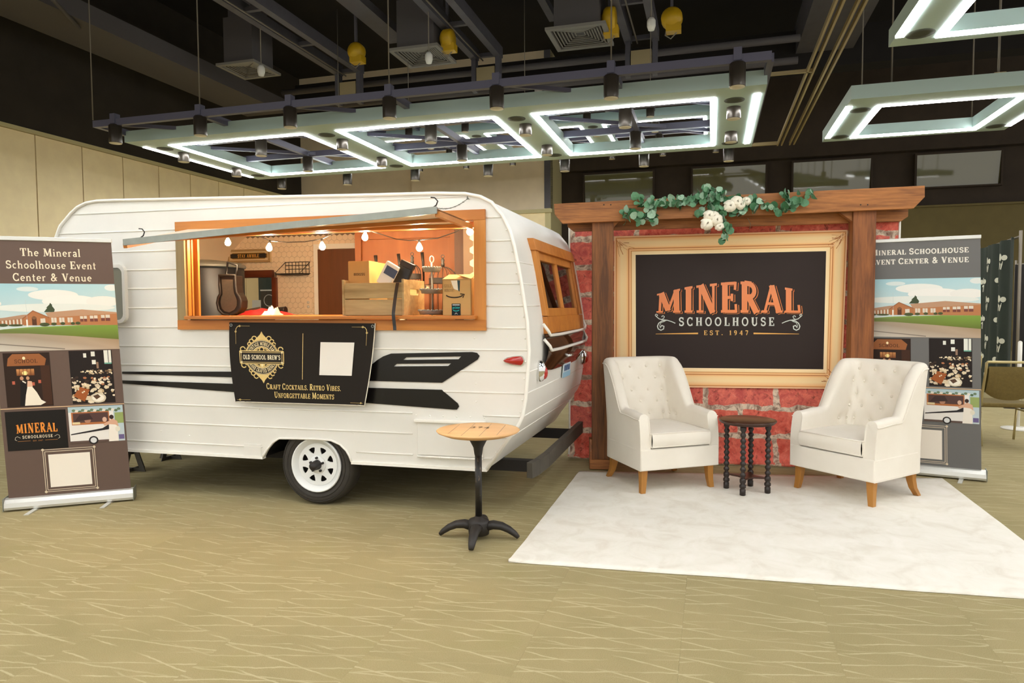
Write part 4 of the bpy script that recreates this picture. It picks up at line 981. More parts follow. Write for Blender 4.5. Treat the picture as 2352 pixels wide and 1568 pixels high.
# parcel box
a, b = CAR.at(1017, 724, -.0), CAR.at(1082, 641, -.0); W_, H_ = b.x - a.x, b.z - CZ
e = empty_in(CAR, 'parcel_box', 'cardboard parcel box with a curved arrow, at the right end of the counter', 'box', (a.x, .0, CZ)); D_ = .26
MB().plate([(0, 0), (W_, 0), (W_, H_), (0, H_)], [[(.004, .004), (W_ - .004, .004), (W_ - .004, H_ - .004), (.004, H_ - .004)]], 0, D_, lambda a_, b_, t: (a_, t, b_)).build('sleeve', 'cardboard', e)
MB().box(0, W_, 0, .004, 0, H_).build('front', 'cardboard', e); MB().box(0, W_, D_ - .004, D_, 0, H_).build('back', 'cardboard', e)
MB().hexa([(0, .0, H_), (W_, .0, H_), (W_, .13, H_ + .035), (0, .13, H_ + .035), (0, .0, H_ + .004), (W_, .0, H_ + .004), (W_, .13, H_ + .039), (0, .13, H_ + .039)]).build('flap', 'cardboard', e)
MB().hexa([(W_ * .5, .0, H_ + .03), (W_, .0, H_), (W_, .2, H_), (W_ * .5, .2, H_ + .03), (W_ * .5, .0, H_ + .034), (W_, .0, H_ + .004), (W_, .2, H_ + .004), (W_ * .5, .2, H_ + .034)]).build('flap', 'cardboard', e)
pr = Print(lambda u, v, h: (u * W_, -.0006 - h, v * H_))
pr.poly([(.30, .97), (.62, .97), (.60, .68), (.40, .74), (.34, .86)], (226, 214, 190)); pr.poly([(.52, .98), (.62, .97), (.60, .66), (.55, .7)], (44, 66, 70)); pr.up()
pr.text('GOLD', .19, .78, .085, (84, 62, 36), .26, bold=.5); pr.text('MERCURY', .24, .665, .075, (84, 62, 36), .36, bold=.5)
pr.line(AR(.42, .60, .31, .10, 200, 340, 16), .035, (50, 38, 26)); pr.line([(.62, .60), (.76, .585), (.71, .49)], .028, (50, 38, 26)); pr.up()
pr.rect(.32, .0, .63, .33, (18, 30, 36)); pr.up(); pr.rect(.35, .28, .60, .31, (176, 186, 186)); pr.text('prime', .475, .19, .075, (40, 190, 190), .25, bold=1.1); pr.line(AR(.475, .165, .11, .04, 200, 340, 10), .016, (40, 190, 190)); pr.line(AR(.475, .02, .04, .05, 10, 170, 8), .012, (226, 226, 220)); pr.build('printing', e)
# festoon lights
sl = empty_in(CAR, 'string_lights', 'string of glowing pear bulbs looped across the serving window', 'string lights', (0, .18, CZ))
def sp3(px, py, off): q = CAR.at(px, py, off); return V((q.x, q.y - .18, q.z - CZ))
path = [(470, 528), (523, 538), (560, 534), (602, 545), (620, 553), (660, 556), (700, 555), (738, 549), (783, 528), (838, 526), (870, 536), (910, 549), (940, 552), (965, 551), (1005, 547), (1045, 533), (1070, 520), (1080, 513)]
MB().tube([sp3(a, b, .18 if a < 1060 else .1) for a, b in path], .0035, 6).build('cable', 'black_plastic', sl)
for (px, py), tilt in zip(((523, 541), (619, 553), (739, 550), (839, 528), (963, 552), (1081, 514)), (.0, .12, -.1, .08, .0, .15)):
    o = sp3(px, py, .18 if px < 1060 else .1)
    b_ = MB().lathe([(0, -.062), (.010, -.060), (.019, -.050), (.022, -.040), (.019, -.028), (.012, -.014), (.008, -.006), (0, -.005)], 14).build('bulb', 'bulb', sl, loc=o + V((0, 0, -.014)), rot=(0, tilt, 0))
    MB().cyl((0, 0, -.018), (0, 0, .006), .009, n=10).build('lamp_socket', 'black_plastic', sl, loc=o)
# ------------------------------------------------------------------ cloth banner hung under the window
GOLD, GOLD2, INK = (224, 196, 128), (236, 220, 176), (36, 31, 27)
C4 = [CAR.at(545, 922, -.055), CAR.at(840, 931, -.06), CAR.at(860, 742.5, -.034), CAR.at(528, 740, -.034)]
hb = empty_in(CAR, 'hanging_banner', 'black and gold cloth banner hung below the serving window', 'banner', (0, 0, .8)); AS = 1.75
def hbf(u, v, h):
    s_ = u / AS; x = (1 - s_) * (1 - v); q = C4[0] * x + C4[1] * (s_ * (1 - v)) + C4[2] * (s_ * v) + C4[3] * ((1 - s_) * v)
    e_ = min(s_, 1 - s_); bow = -.006 * math.sin(math.pi * v) - (.02 * (1 - v) * math.exp(-(e_ / .03) ** 2))
    side_ = .016 * math.sin(math.pi * v * .9) * math.exp(-(e_ / .2) ** 2) * (-1 if s_ < .5 else 1)
    return V((q.x + side_, q.y + bow - h, q.z - .8))
bb = MB(); bb.grid(lambda u, v: hbf(u * AS, v, 0), 40, 20); bb.grid(lambda u, v: hbf(u * AS, v, -.003), 40, 20)
pm('banner_cloth', INK, 0.75, bump=.25, bs=7, spec=.2); pm('banner_back', (230, 224, 206), .6)
bb.build('cloth', 'banner_cloth', hb)
MB().tube([hbf(AS, v / 12, -.002) for v in range(13)], .0035, 5).build('hem', 'banner_back', hb)
MB().tube([hbf(AS * u / 16, 0, -.002) for u in range(17)], .0035, 5).build('hem', 'banner_back', hb)
for u in (.025, AS - .025): q = hbf(u, .965, .002); MB().tube([q + V((.009 * math.cos(t), 0, .009 * math.sin(t))) for t in [k * math.pi / 6 for k in range(12)]], .003, 5, closed=True).build('grommet', 'zinc', hb)
pr = Print(hbf, .0004)
mx, my = .40, .565
for sgn in (1, -1):
    pr.poly([(mx - .085, my + sgn * .215), (mx + .085, my + sgn * .215), (mx + .02, my + sgn * .285), (mx, my + sgn * .325), (mx - .02, my + sgn * .285)], GOLD)
    for sd in (1, -1):
        for rr, ox, oy in ((.028, .09, .235), (.026, .125, .20), (.022, .15, .165)): pr.ring(mx + sd * ox, my + sgn * oy, rr, .012, GOLD, 0, 330, 14)
        pr.ring(mx + sd * .235, my + sgn * .10, .03, .012, GOLD, 0, 330, 14)
pr.up(); pr.ell(mx, my, .215, .225, GOLD, 40); pr.up(); pr.ell(mx, my, .205, .215, INK, 40); pr.up(); pr.ring(mx, my, .198, .006, GOLD2, n=40, asp=1.05); pr.ring(mx, my, .130, .008, GOLD2, n=40, asp=1.05); pr.up()
def arcw(R, sgn):
    def f(u, v):
        t = (u - mx) / R; r = R + (v - 0) * sgn
        return (mx + r * math.sin(t), my + sgn * r * math.cos(t) * 1.05)
    return f
pr.text('VINTAGE MOBILE BAR', mx, -.02, .042, GOLD2, .36, warp=lambda u, v: (mx + (.163 + v) * math.sin((u - mx) / .165), my + (.163 + v) * 1.05 * math.cos((u - mx) / .165)), bold=1.1)
pr.text('HAND CRAFTED DRINKS', mx, -.02, .042, GOLD2, .36, warp=lambda u, v: (mx + (.163 - v) * math.sin((u - mx) / .165), my - (.163 - v) * 1.05 * math.cos((u - mx) / .165)), bold=1.1)
for sgn in (1, -1):
    pr.line(AR(mx, my + sgn * .03, .10, .09, 20 * sgn, 160 * sgn, 14), .02, (196, 170, 112)); pr.ell(mx, my + sgn * .095, .032, .038, GOLD)
pr.up(); pr.ell(mx, my + .095, .02, .026, INK); pr.ell(mx - .002, my - .095, .014, .024, GOLD2); pr.up()
def rr_(a, b, c, d, col): pr.poly([(x, z) for x, z in rrect(a, b, c, d, .015, 3)], col)
rr_(mx - .28, mx + .28, my - .085, my + .085, GOLD); pr.up(); rr_(mx - .270, mx + .270, my - .075, my + .075, INK); pr.up()
rr_(mx - .258, mx + .258, my - .064, my + .064, GOLD); pr.up(); pr.rect(mx - .252, my - .058, mx + .252, my + .058, INK)
for sx_ in (1, -1):
    for sy in (1, -1): pr.ell(mx + sx_ * .255, my + sy * .062, .012, .012, GOLD2, 10)
pr.up(); pr.text("OLD SCHOOL BREW'S", mx, my - .026, .055, (238, 228, 196), .47, bold=1.15)
pr.rect(.914, .30, .921, .87, GOLD)
pr.rect(1.135, .36, 1.53, .765, (232, 228, 220))
pr.text('CRAFT COCKTAILS. RETRO VIBES.', .925, .17, .075, GOLD, .98, bold=1.1, smallcaps=.78); pr.text('UNFORGETTABLE MOMENTS', .935, .065, .075, GOLD, .80, bold=1.1, smallcaps=.78)
for sd in (1, -1):
    X = lambda d: (AS / 2 + sd * (AS / 2 - d))
    pr.line([(X(.085), .73), (X(.085), .88)], .003, GOLD); pr.line([(X(.14), .955), (X(.26), .955)], .003, GOLD); pr.line([(X(.085), .88), (X(.09), .92), (X(.11), .95), (X(.14), .955)], .007, GOLD)
    for a_, b_ in ((.085, .885), (.135, .955)): pr.ring(X(a_), b_, .010, .005, GOLD, n=12)
    pr.line([(X(.03), .03), (X(.2), .03)], .003, GOLD); pr.ring(X(.06), .03, .009, .005, GOLD, n=12)
pr.build('printed_design', hb)
# jack stands and things under the caravan
def jack(px, py, h, w_, label):
    g = gz(px, py); e = thing('jack_stand', label, 'jack stand', g, CAR.yaw, 'steel stands under the front of the caravan')
    for a_ in (0, 1):
        ang = a_ * math.pi / 2
        MB().plate([(-w_, 0), (w_, 0), (w_ * .25, h), (-w_ * .25, h)], [[(-w_ * .5, .03), (w_ * .5, .03), (w_ * .12, h * .66), (-w_ * .12, h * .66)]], -.004, .004, lambda a, b, t: (a * math.cos(ang) - t * math.sin(ang), a * math.sin(ang) + t * math.cos(ang), b)).build('leg_plate', 'frame_steel', e)
    MB().cyl((0, 0, h * .6), (0, 0, h + .03), .018, n=10).build('post', 'underbody', e); MB().box(-.05, .05, -.02, .02, h + .03, h + .045).build('saddle', 'underbody', e)
jack(306, 1081, .25, .13, 'steel jack stand under the caravan beside the left roll-up banner'); jack(392, 1053, .25, .12, 'farther steel jack stand under the caravan')
e = empty_in(CAR, 'orange_cord', 'coiled orange cord hanging below the caravan ahead of the wheel', 'cord', (CAR.at(520, 1055, .5).x, .5, .30))
MB().tube([(.09 * math.cos(t) * (1 + .1 * math.sin(3 * t)), .05 * math.sin(t), .012 * math.sin(2 * t) + .012) for t in [k * math.pi / 10 for k in range(40)]], .007, 6).build('cord', 'cord_orange', e)
# ------------------------------------------------------------------ rug
def rugmat():
    t = NT('rug'); vec = t.coords((1, 1, 1)); n = t.noise(vec, 5.5, 6, .65, .8); n2 = t.noise(vec, 60, 2)
    c = t.ramp(n, [(.32, S(222, 216, 203)), (.5, S(232, 228, 217)), (.68, S(237, 233, 224))]); t.link(c, t.b.inputs['Base Color'])
    t.b.inputs['Roughness'].default_value = .8; t.b.inputs['Specular IOR Level'].default_value = .2
    t.bump(t.math('ADD', n, t.math('MULTIPLY', n2, .3)), .12, .02)
rugmat(); pm('rug_edge', (176, 120, 84), .9)
RC = [gz(1168, 1291), gz(1331, 1083), gz(2164, 1100), V((2.768, 3.124, 0))]      # front left, back left, back right, front right
rg = thing('area_rug', 'large ivory mottled rug under the armchairs', 'rug', RC[0])
def rf(u, v, z):
    a = RC[0].lerp(RC[3], u).lerp(RC[1].lerp(RC[2], u), v) - RC[0]
    e = .006 * mnoise.noise(V((u * 9, v * 9, 2))); f = max(0, 1 - u / .03) * max(0, 1 - v / .03)
    return V((a.x + e, a.y + e, z * (1 + 1.2 * f)))
mb = MB(); mb.grid(lambda u, v: rf(u, v, .008), 50, 40)
for fn in (lambda u, v: rf(u, 0, .008 * v), lambda u, v: rf(u, 1, .008 * v), lambda u, v: rf(0, u, .008 * v), lambda u, v: rf(1, u, .008 * v)): mb.grid(fn, 50, 2, False)
mb.build('pile', 'rug', rg)
MB().tube([rf(u / 40, 0, .004) + V((0, -.002, 0)) for u in range(41)], .0035, 5).build('binding', 'rug', rg)
RZ = .008
# ------------------------------------------------------------------ pergola arch
wood('cedar', (104, 58, 26), (150, 90, 44), 'z', 11, .6, .8, .3, (.40, .60), (0, 0, 0), .4)
wood('cedar_dark', (86, 50, 20), (134, 82, 36), 'z', 11, .6, .9, .3, (.40, .60), (.3, .2, .7), .4)
wood('cedar_beam', (112, 66, 28), (180, 116, 58), 'x', 11, .6, .7, .3, (.38, .62), (.2, .1, .4), .4)
pg = thing('timber_arch', 'brown timber arch of two posts and a heavy top beam', 'arch', PG.O, PG.yaw)
def ppx(q, off): return [(p.x, p.z) for p in (PG.at(a, b, off) for a, b in q)]
lx0, lx1 = PG.at(1360, 800).x, PG.at(1409, 800).x; rx0, rx1 = PG.at(1956, 700).x, PG.at(2009, 700).x
lt, rt_ = PG.at(1385, 505).z, PG.at(1985, 480).z
MB().box(lx0, lx1, 0, .10, .01, lt + .10).build('post', 'cedar_dark', pg, bevel=.004); MB().box(rx0, rx1, 0, .10, .01, rt_ + .10).build('post', 'cedar', pg, bevel=.004)
for a, b in ((lx0, lx1), (rx0, rx1)):
    MB().box(a - .02, b + .02, -.03, 0, RZ, .09).build('foot_block', 'cedar_beam', pg, bevel=.003)
    for x in (a - .022, b): MB().plate([(-.028, RZ), (.12, RZ), (.12, .26), (.02, .26), (-.028, .16)], (), x, x + .022, lambda p, q, t: (t, p, q)).build('foot_board', 'cedar', pg, bevel=.002)
bm1 = ppx([(1272, 468), (2124.6, 426), (2124.6, 452), (2098.7, 478.4), (1292, 513), (1274, 492)], -.045)
MB().plate(bm1, (), -.045, .0).build('front_beam', 'cedar_beam', pg, bevel=.003)
bm2 = ppx([(1300, 480), (2088, 446), (2086, 497), (2070, 508), (1318, 531), (1304, 520)], .10)
MB().plate(bm2, (), .10, .145).build('back_beam', 'cedar_beam', pg, bevel=.003)
for q in ([(1408, 506), (1425, 505), (1408, 524)], [(1930, 488), (1957, 486), (1957, 508)]):
    MB().plate(ppx(q, .02), (), .02, .07).build('bracket', 'cedar_beam', pg)
for px in (1395, 1985):
    for d in (-8, 8): q = PG.at(px + d, 470, -.046); MB().sphere(q, .006, 8, 5, (1, .4, 1)).build('screw_head', 'iron_black', pg)
# ------------------------------------------------------------------ printed backdrop
def brickmat():
    t = NT('brick_print'); vec = t.coords((1, 1, 1)); sp = t.node('ShaderNodeSeparateXYZ'); t.link(vec, sp.inputs[0])
    cb = t.node('ShaderNodeCombineXYZ'); t.link(sp.outputs[0], cb.inputs[0]); t.link(sp.outputs[2], cb.inputs[1]); v = cb.outputs[0]
    nv = t.node('ShaderNodeTexNoise'); nv.inputs['Scale'].default_value = 7; nv.inputs['Detail'].default_value = 4; t.link(v, nv.inputs['Vector'])
    sb = t.node('ShaderNodeVectorMath', operation='SUBTRACT'); t.link(nv.outputs['Color'], sb.inputs[0]); sb.inputs[1].default_value = (.5, .5, .5)
    sc = t.node('ShaderNodeVectorMath', operation='SCALE'); t.link(sb.outputs[0], sc.inputs[0]); sc.inputs['Scale'].default_value = .075
    ad = t.node('ShaderNodeVectorMath', operation='ADD'); t.link(v, ad.inputs[0]); t.link(sc.outputs[0], ad.inputs[1])
    bt = t.node('ShaderNodeTexBrick'); t.link(ad.outputs[0], bt.inputs['Vector'])
    bt.inputs['Scale'].default_value = 1; bt.inputs['Brick Width'].default_value = .60; bt.inputs['Row Height'].default_value = .252; bt.inputs['Mortar Size'].default_value = .026; bt.inputs['Mortar Smooth'].default_value = .25
    bt.inputs['Color1'].default_value = S(206, 84, 66); bt.inputs['Color2'].default_value = S(190, 88, 84); bt.inputs['Mortar'].default_value = S(226, 208, 184)
    n1 = t.noise(v, 9, 6, .7, 1.2); n2 = t.noise(v, 22, 5, .7, .8)
    bc = t.mix(t.ramp(n1, [(.38, (0, 0, 0, 1)), (.66, (1, 1, 1, 1))]), bt.outputs['Color'], S(236, 128, 108))
    mo = t.mix(t.ramp(n1, [(.40, (1, 1, 1, 1)), (.56, (0, 0, 0, 1))]), S(226, 208, 184), S(140, 112, 96))
    c = t.mix(bt.outputs['Fac'], bc, mo)
    c = t.mix(t.math('MULTIPLY', t.ramp(n2, [(.33, (1, 1, 1, 1)), (.44, (0, 0, 0, 1))]), .75), c, S(96, 44, 36))
    c = t.mix(t.math('MULTIPLY', t.ramp(n2, [(.60, (0, 0, 0, 1)), (.70, (1, 1, 1, 1))]), .35), c, S(246, 196, 176))
    t.link(c, t.b.inputs['Base Color']); t.b.inputs['Roughness'].default_value = .65; t.b.inputs['Specular IOR Level'].default_value = .25
    t.bump(t.noise(v, 2.2, 3, .5, 1.5), .3, .05)
brickmat()
bd = thing('photo_backdrop', 'printed fabric backdrop of red bricks and a gold frame behind the timber arch', 'backdrop', BD.O, BD.yaw)
bx0, bx1, bzt = BD.at(1308, 800).x, BD.at(2066, 520).x, 2.22
def bdf(x, z, h=0):
    wv = .006 * mnoise.noise(V((x * 1.6, z * .8, 5))) + .004 * math.sin(x * 7 + z)
    y = wv - (.0 if z > .10 else .10 * (1 - z / .10) ** 2)
    return V((x, y - h, max(.012, z)))
mb = MB(); mb.grid(lambda u, v: bdf(lerp(bx0, bx1, u), lerp(.0, bzt, v)), 60, 60)
mb.build('fabric', 'brick_print', bd)
for x in (bx0, bx1): MB().tube([bdf(x, lerp(.02, bzt, k / 20), .002) for k in range(21)], .009, 6).build('hem', 'trim_white', bd)
MB().tube([bdf(lerp(bx0, bx1, k / 30), 0) + V((0, -.005 - .01 * math.sin(k), .015)) for k in range(31)], .016, 8).build('rolled_hem', 'brick_print', bd)
for x in (bx0 + .05, bx1 - .05): MB().cyl((x, .06, 0), (x, .06, bzt), .016, n=8).build('stand_pole', 'iron_black', bd)
MB().cyl((bx0, .06, bzt - .02), (bx1, .06, bzt - .02), .014, n=8).build('cross_pole', 'iron_black', bd)
OUT = [(1411, 543), (1946, 528), (1932, 893), (1410, 887)]; INN = [(1460, 585.5), (1896.5, 577), (1890, 847.5), (1461, 843)]
def bpt(u, v, h): q = BD.at(u, -v, 0); return V((q.x, q.y - .016 - h, q.z))
pr = Print(bpt, .0006)
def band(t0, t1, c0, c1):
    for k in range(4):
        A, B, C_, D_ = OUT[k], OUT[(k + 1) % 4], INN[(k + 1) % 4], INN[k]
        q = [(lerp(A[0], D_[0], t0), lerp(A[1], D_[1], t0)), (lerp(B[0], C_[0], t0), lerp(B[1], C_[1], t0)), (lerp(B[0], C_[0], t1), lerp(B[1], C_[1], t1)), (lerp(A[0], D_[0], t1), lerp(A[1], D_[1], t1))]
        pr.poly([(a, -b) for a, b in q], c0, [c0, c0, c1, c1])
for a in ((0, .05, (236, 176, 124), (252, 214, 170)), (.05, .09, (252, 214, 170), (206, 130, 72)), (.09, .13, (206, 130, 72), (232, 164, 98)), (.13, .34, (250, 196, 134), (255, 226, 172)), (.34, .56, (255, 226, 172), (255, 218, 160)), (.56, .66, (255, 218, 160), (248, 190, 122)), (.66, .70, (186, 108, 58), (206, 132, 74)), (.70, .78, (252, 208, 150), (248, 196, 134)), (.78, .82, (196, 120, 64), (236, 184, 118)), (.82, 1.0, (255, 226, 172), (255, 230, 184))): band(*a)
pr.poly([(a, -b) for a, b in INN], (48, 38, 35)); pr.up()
rnd = random.Random(11)
for (ox, oy), (sx_, sy) in zip(OUT, ((1, -1), (-1, -1), (-1, 1), (1, 1))):
    for k in range(26):
        a = rnd.uniform(.1, 1.45); l_ = rnd.uniform(10, 44); c = rnd.choice(((176, 104, 56), (206, 140, 84), (252, 214, 164)))
        x, y = ox + sx_ * rnd.uniform(5, 14), -oy + sy * rnd.uniform(5, 14)
        pr.line([(x, y), (x + sx_ * l_ * .5 * math.cos(a) , y + sy * (l_ * .5 * math.sin(a) + 3)), (x + sx_ * l_ * math.cos(a), y + sy * l_ * math.sin(a))], rnd.uniform(.6, 1.6), c)
pr.up()
HT = [(1500, 41), (1540, 50), (1580, 60), (1655, 69), (1706, 72), (1770, 63), (1821, 55), (1850, 50)]
def arch(u):
    for (a, p), (b, q) in zip(HT, HT[1:]):
        if u <= b: return lerp(p, q, max(0, (u - a) / (b - a)))
    return 50
def wp(dx, dy):
    return lambda u, v: (u + dx, -718 + dy + (v + 718) * arch(u) / 60)
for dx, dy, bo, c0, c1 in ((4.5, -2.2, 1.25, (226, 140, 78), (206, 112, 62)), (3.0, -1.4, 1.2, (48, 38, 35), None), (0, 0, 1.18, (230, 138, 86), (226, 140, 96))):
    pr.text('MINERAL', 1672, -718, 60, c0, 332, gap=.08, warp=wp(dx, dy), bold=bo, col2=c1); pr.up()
pr.text('MINERAL', 1672, -704, 28, (248, 196, 126), 332, gap=.08, warp=lambda u, v: (u, -718 + (v + 718) * arch(u) / 60), bold=.001)
pr.text('SCHOOLHOUSE', 1668, -748, 19.5, (212, 214, 206), 219, gap=.30, bold=1.15)
pr.text('EST. 1947', 1667, -769, 10.5, (234, 186, 110), 102, gap=.42, bold=1.05)
pr.poly([(1506, -766), (1603, -763.4), (1603, -767), (1506, -767)], (232, 176, 96)); pr.poly([(1730, -763.4), (1834, -766), (1834, -767), (1730, -767)], (232, 176, 96))
for sd, cx in ((1, 1508), (-1, 1838)):
    f = lambda q: [(cx + sd * a, -b) for a, b in q]
    W1 = (208, 214, 206)
    pr.line(f([(43, 742), (34, 738), (24, 735), (14, 734), (6, 732), (0, 727), (-3, 724)]), 1.9, W1); pr.line(f([(-3, 724), (-2, 721.5), (1, 721.5), (2.5, 724), (0, 726)]), 1.6, W1)
    pr.line(f([(10, 734), (16, 731), (18, 727), (15, 724.5), (12, 726), (13, 728)]), 1.5, W1)
    pr.line(f([(24, 735), (12, 737), (5, 742), (2, 749), (4, 755), (10, 758), (16, 755), (17, 749), (12, 747), (9, 751)]), 2.3, W1)
    pr.line(f([(20, 737), (10, 741), (7, 748), (9, 753)]), 1.2, W1)
pr.build('printed_frame', bd)
# ------------------------------------------------------------------ garland
pm('leaf_green', (92, 140, 104), .6, var=.25, vs=12); pm('leaf_pale', (150, 182, 156), .6, var=.2, vs=12); pm('leaf_deep', (58, 108, 70), .55, var=.25, vs=12); pm('stem_brown', (104, 82, 54), .7)
pm('rose_white', (240, 234, 216), .7)
ga = thing('flower_garland', 'eucalyptus garland with white roses draped over the top beam', 'garland', PG.wld((PG.at(1650, 480).x, -.06, PG.at(1650, 480).z)), PG.yaw); G0 = PG.loc(ga.location)
def leafmesh(m):
    mb = MB(); vs = []; fs = []
    n = 8
    vs.append((0, 0, 0))
    for k in range(n):
        t = 2 * math.pi * k / n; vs.append((.5 + .5 * math.cos(t), .48 * math.sin(t), .12 * math.cos(2 * t) + .03))
    for k in range(n): fs.append((9, 1 + k, 1 + (k + 1) % n))
    vs.append((.5, 0, -.06)); mb.add(vs[:1] + vs[1:9] + vs[9:], fs, True)
    mb.add([(-.25, -.02, 0), (.1, -.02, 0), (.1, .02, 0), (-.25, .02, 0)], [(0, 1, 2, 3)])
    me = mb.mesh('leaf'); me.materials.append(MATS[m]); return me
leaves = [leafmesh(m) for m in ('leaf_green', 'leaf_pale', 'leaf_deep')]
paths = [([(1468, 462), (1500, 470), (1540, 468), (1580, 462), (1620, 455), (1650, 462)], 86, 9), ([(1428, 500), (1445, 492), (1465, 494), (1490, 500), (1508, 512)], 34, 10), ([(1600, 450), (1625, 442), (1650, 446), (1662, 460)], 34, 9),
         ([(1640, 480), (1655, 500), (1662, 520), (1666, 546)], 36, 7), ([(1690, 490), (1715, 475), (1740, 465), (1770, 478), (1800, 480), (1815, 470), (1840, 458), (1870, 448)], 62, 9), ([(1600, 500), (1640, 470), (1690, 470), (1730, 470)], 28, 12), ([(1800, 445), (1806, 460), (1820, 485)], 16, 8), ([(1718, 500), (1725, 515), (1722, 526)], 6, 5)]
rnd = random.Random(3); ns = 0
for q, cnt, spread in paths:
    pts = [PG.at(a, b, -.075) - G0 for a, b in q]
    MB().tube([p + V((0, .012, 0)) for p in pts], .003, 5).build('stem', 'stem_brown', ga)
    for k in range(cnt):
        if ns >= 296: break
        t = (k + rnd.random()) / cnt * (len(pts) - 1); i = min(int(t), len(pts) - 2); p = pts[i].lerp(pts[i + 1], t - i)
        s_ = rnd.uniform(.046, .078); p = p + V((rnd.gauss(0, spread / 560), rnd.uniform(-.045, .01), rnd.gauss(0, spread / 520)))
        a = rnd.uniform(0, 2 * math.pi)
        inst('leaf', leaves[rnd.choices((0, 1, 2), (5, 3, 3))[0]], ga, p, (rad(90) + rnd.gauss(0, .55), rnd.gauss(0, .6), a), (s_, s_, s_)); ns += 1
def rose(px, py, r_, seed):
    rn = random.Random(seed); c = PG.at(px, py, -.12) - G0; mb = MB()
    for ring_, (k, rr, op) in enumerate(((3, .35, .15), (5, .62, .45), (6, .92, .85))):
        for j in range(k):
            a0 = 2 * math.pi * j / k + ring_ * .5 + rn.uniform(-.2, .2)
            mb.grid(lambda u, v: c + V((r_ * (rr * (.35 + .65 * v) * math.cos(a0 + (u - .5) * 1.7) + .1 * v * math.sin(5 * u)), r_ * (-.75 + op * v ** 2 * .7 + (.0 if v < .8 else .12)) , r_ * rr * (.35 + .65 * v) * math.sin(a0 + (u - .5) * 1.7))), 6, 5)
    mb.sphere(c + V((0, .2 * r_, 0)), r_ * .7, 10, 7).build('rose', 'rose_white', ga)
for k, a in enumerate(((1628, 495, .050), (1623, 514, .056), (1645, 505, .056), (1640, 496, .045), (1676, 473, .055), (1692, 463, .052), (1700, 470, .046), (1714, 462, .040), (1652, 520, .04))): rose(*a, k)
rb = MB().grid(lambda u, v: PG.at(lerp(1662, 1712, u), 455 - 6 * math.sin(math.pi * u) + 10 * v, -.09) - G0 + V((0, -.01 * math.sin(3 * u), 0)), 12, 3).build('ribbon', pm('ribbon_green', (12, 92, 44), .35), ga)
# ------------------------------------------------------------------ armchairs
def fabric():
    t = NT('linen'); vec = t.coords((1, 1, 1)); n = t.noise(vec, 420, 2); n2 = t.noise(vec, 3, 3)
    t.link(t.ramp(n2, [(.3, S(228, 221, 207)), (.7, S(235, 229, 217))]), t.b.inputs['Base Color']); t.b.inputs['Roughness'].default_value = .85; t.b.inputs['Specular IOR Level'].default_value = .2
    t.b.inputs['Sheen Weight'].default_value = .15; t.bump(n, .25, .002)
fabric(); wood('oak_leg', (150, 98, 36), (182, 126, 54), 'z', 8, .45, .1)
def chair_path():
    R_ = .15
    pts = [(-.335, -.34 + (.68 - R_) * i / 20) for i in range(20)]
    pts += [(-.335 + R_ - R_ * math.cos(rad(90 * i / 14)), .34 - R_ + R_ * math.sin(rad(90 * i / 14))) for i in range(15)]
    pts += [(-.335 + R_ + (.67 - 2 * R_) * i / 12, .34) for i in range(1, 12)]
    pts += [(.335 - R_ + R_ * math.sin(rad(90 * i / 14)), .34 - R_ + R_ * math.cos(rad(90 * i / 14))) for i in range(15)]
    pts += [(.335, .34 - R_ - (.68 - R_) * i / 20) for i in range(1, 21)]
    L = [0]
    for a, b in zip(pts, pts[1:]): L.append(L[-1] + math.dist(a, b))
    n = 150; out = []; k = 0
    for i in range(n + 1):
        s_ = L[-1] * i / n
        while k < len(L) - 2 and L[k + 1] < s_: k += 1
        t = (s_ - L[k]) / max(1e-9, L[k + 1] - L[k]); out.append((lerp(pts[k][0], pts[k + 1][0], t), lerp(pts[k][1], pts[k + 1][1], t), s_))
    return out, L[-1]
CP, CL = chair_path()
BUT = [(c, z) for z, cs in ((.895, (-.225, -.075, .075, .225)), (.800, (-.31, -.155, 0, .155, .31)), (.700, (-.225, -.075, .075, .225)), (.605, (-.33, -.155, 0, .155, .33)), (.505, (-.47, -.36, -.225, -.075, .075, .225, .36, .47))) for c in cs]
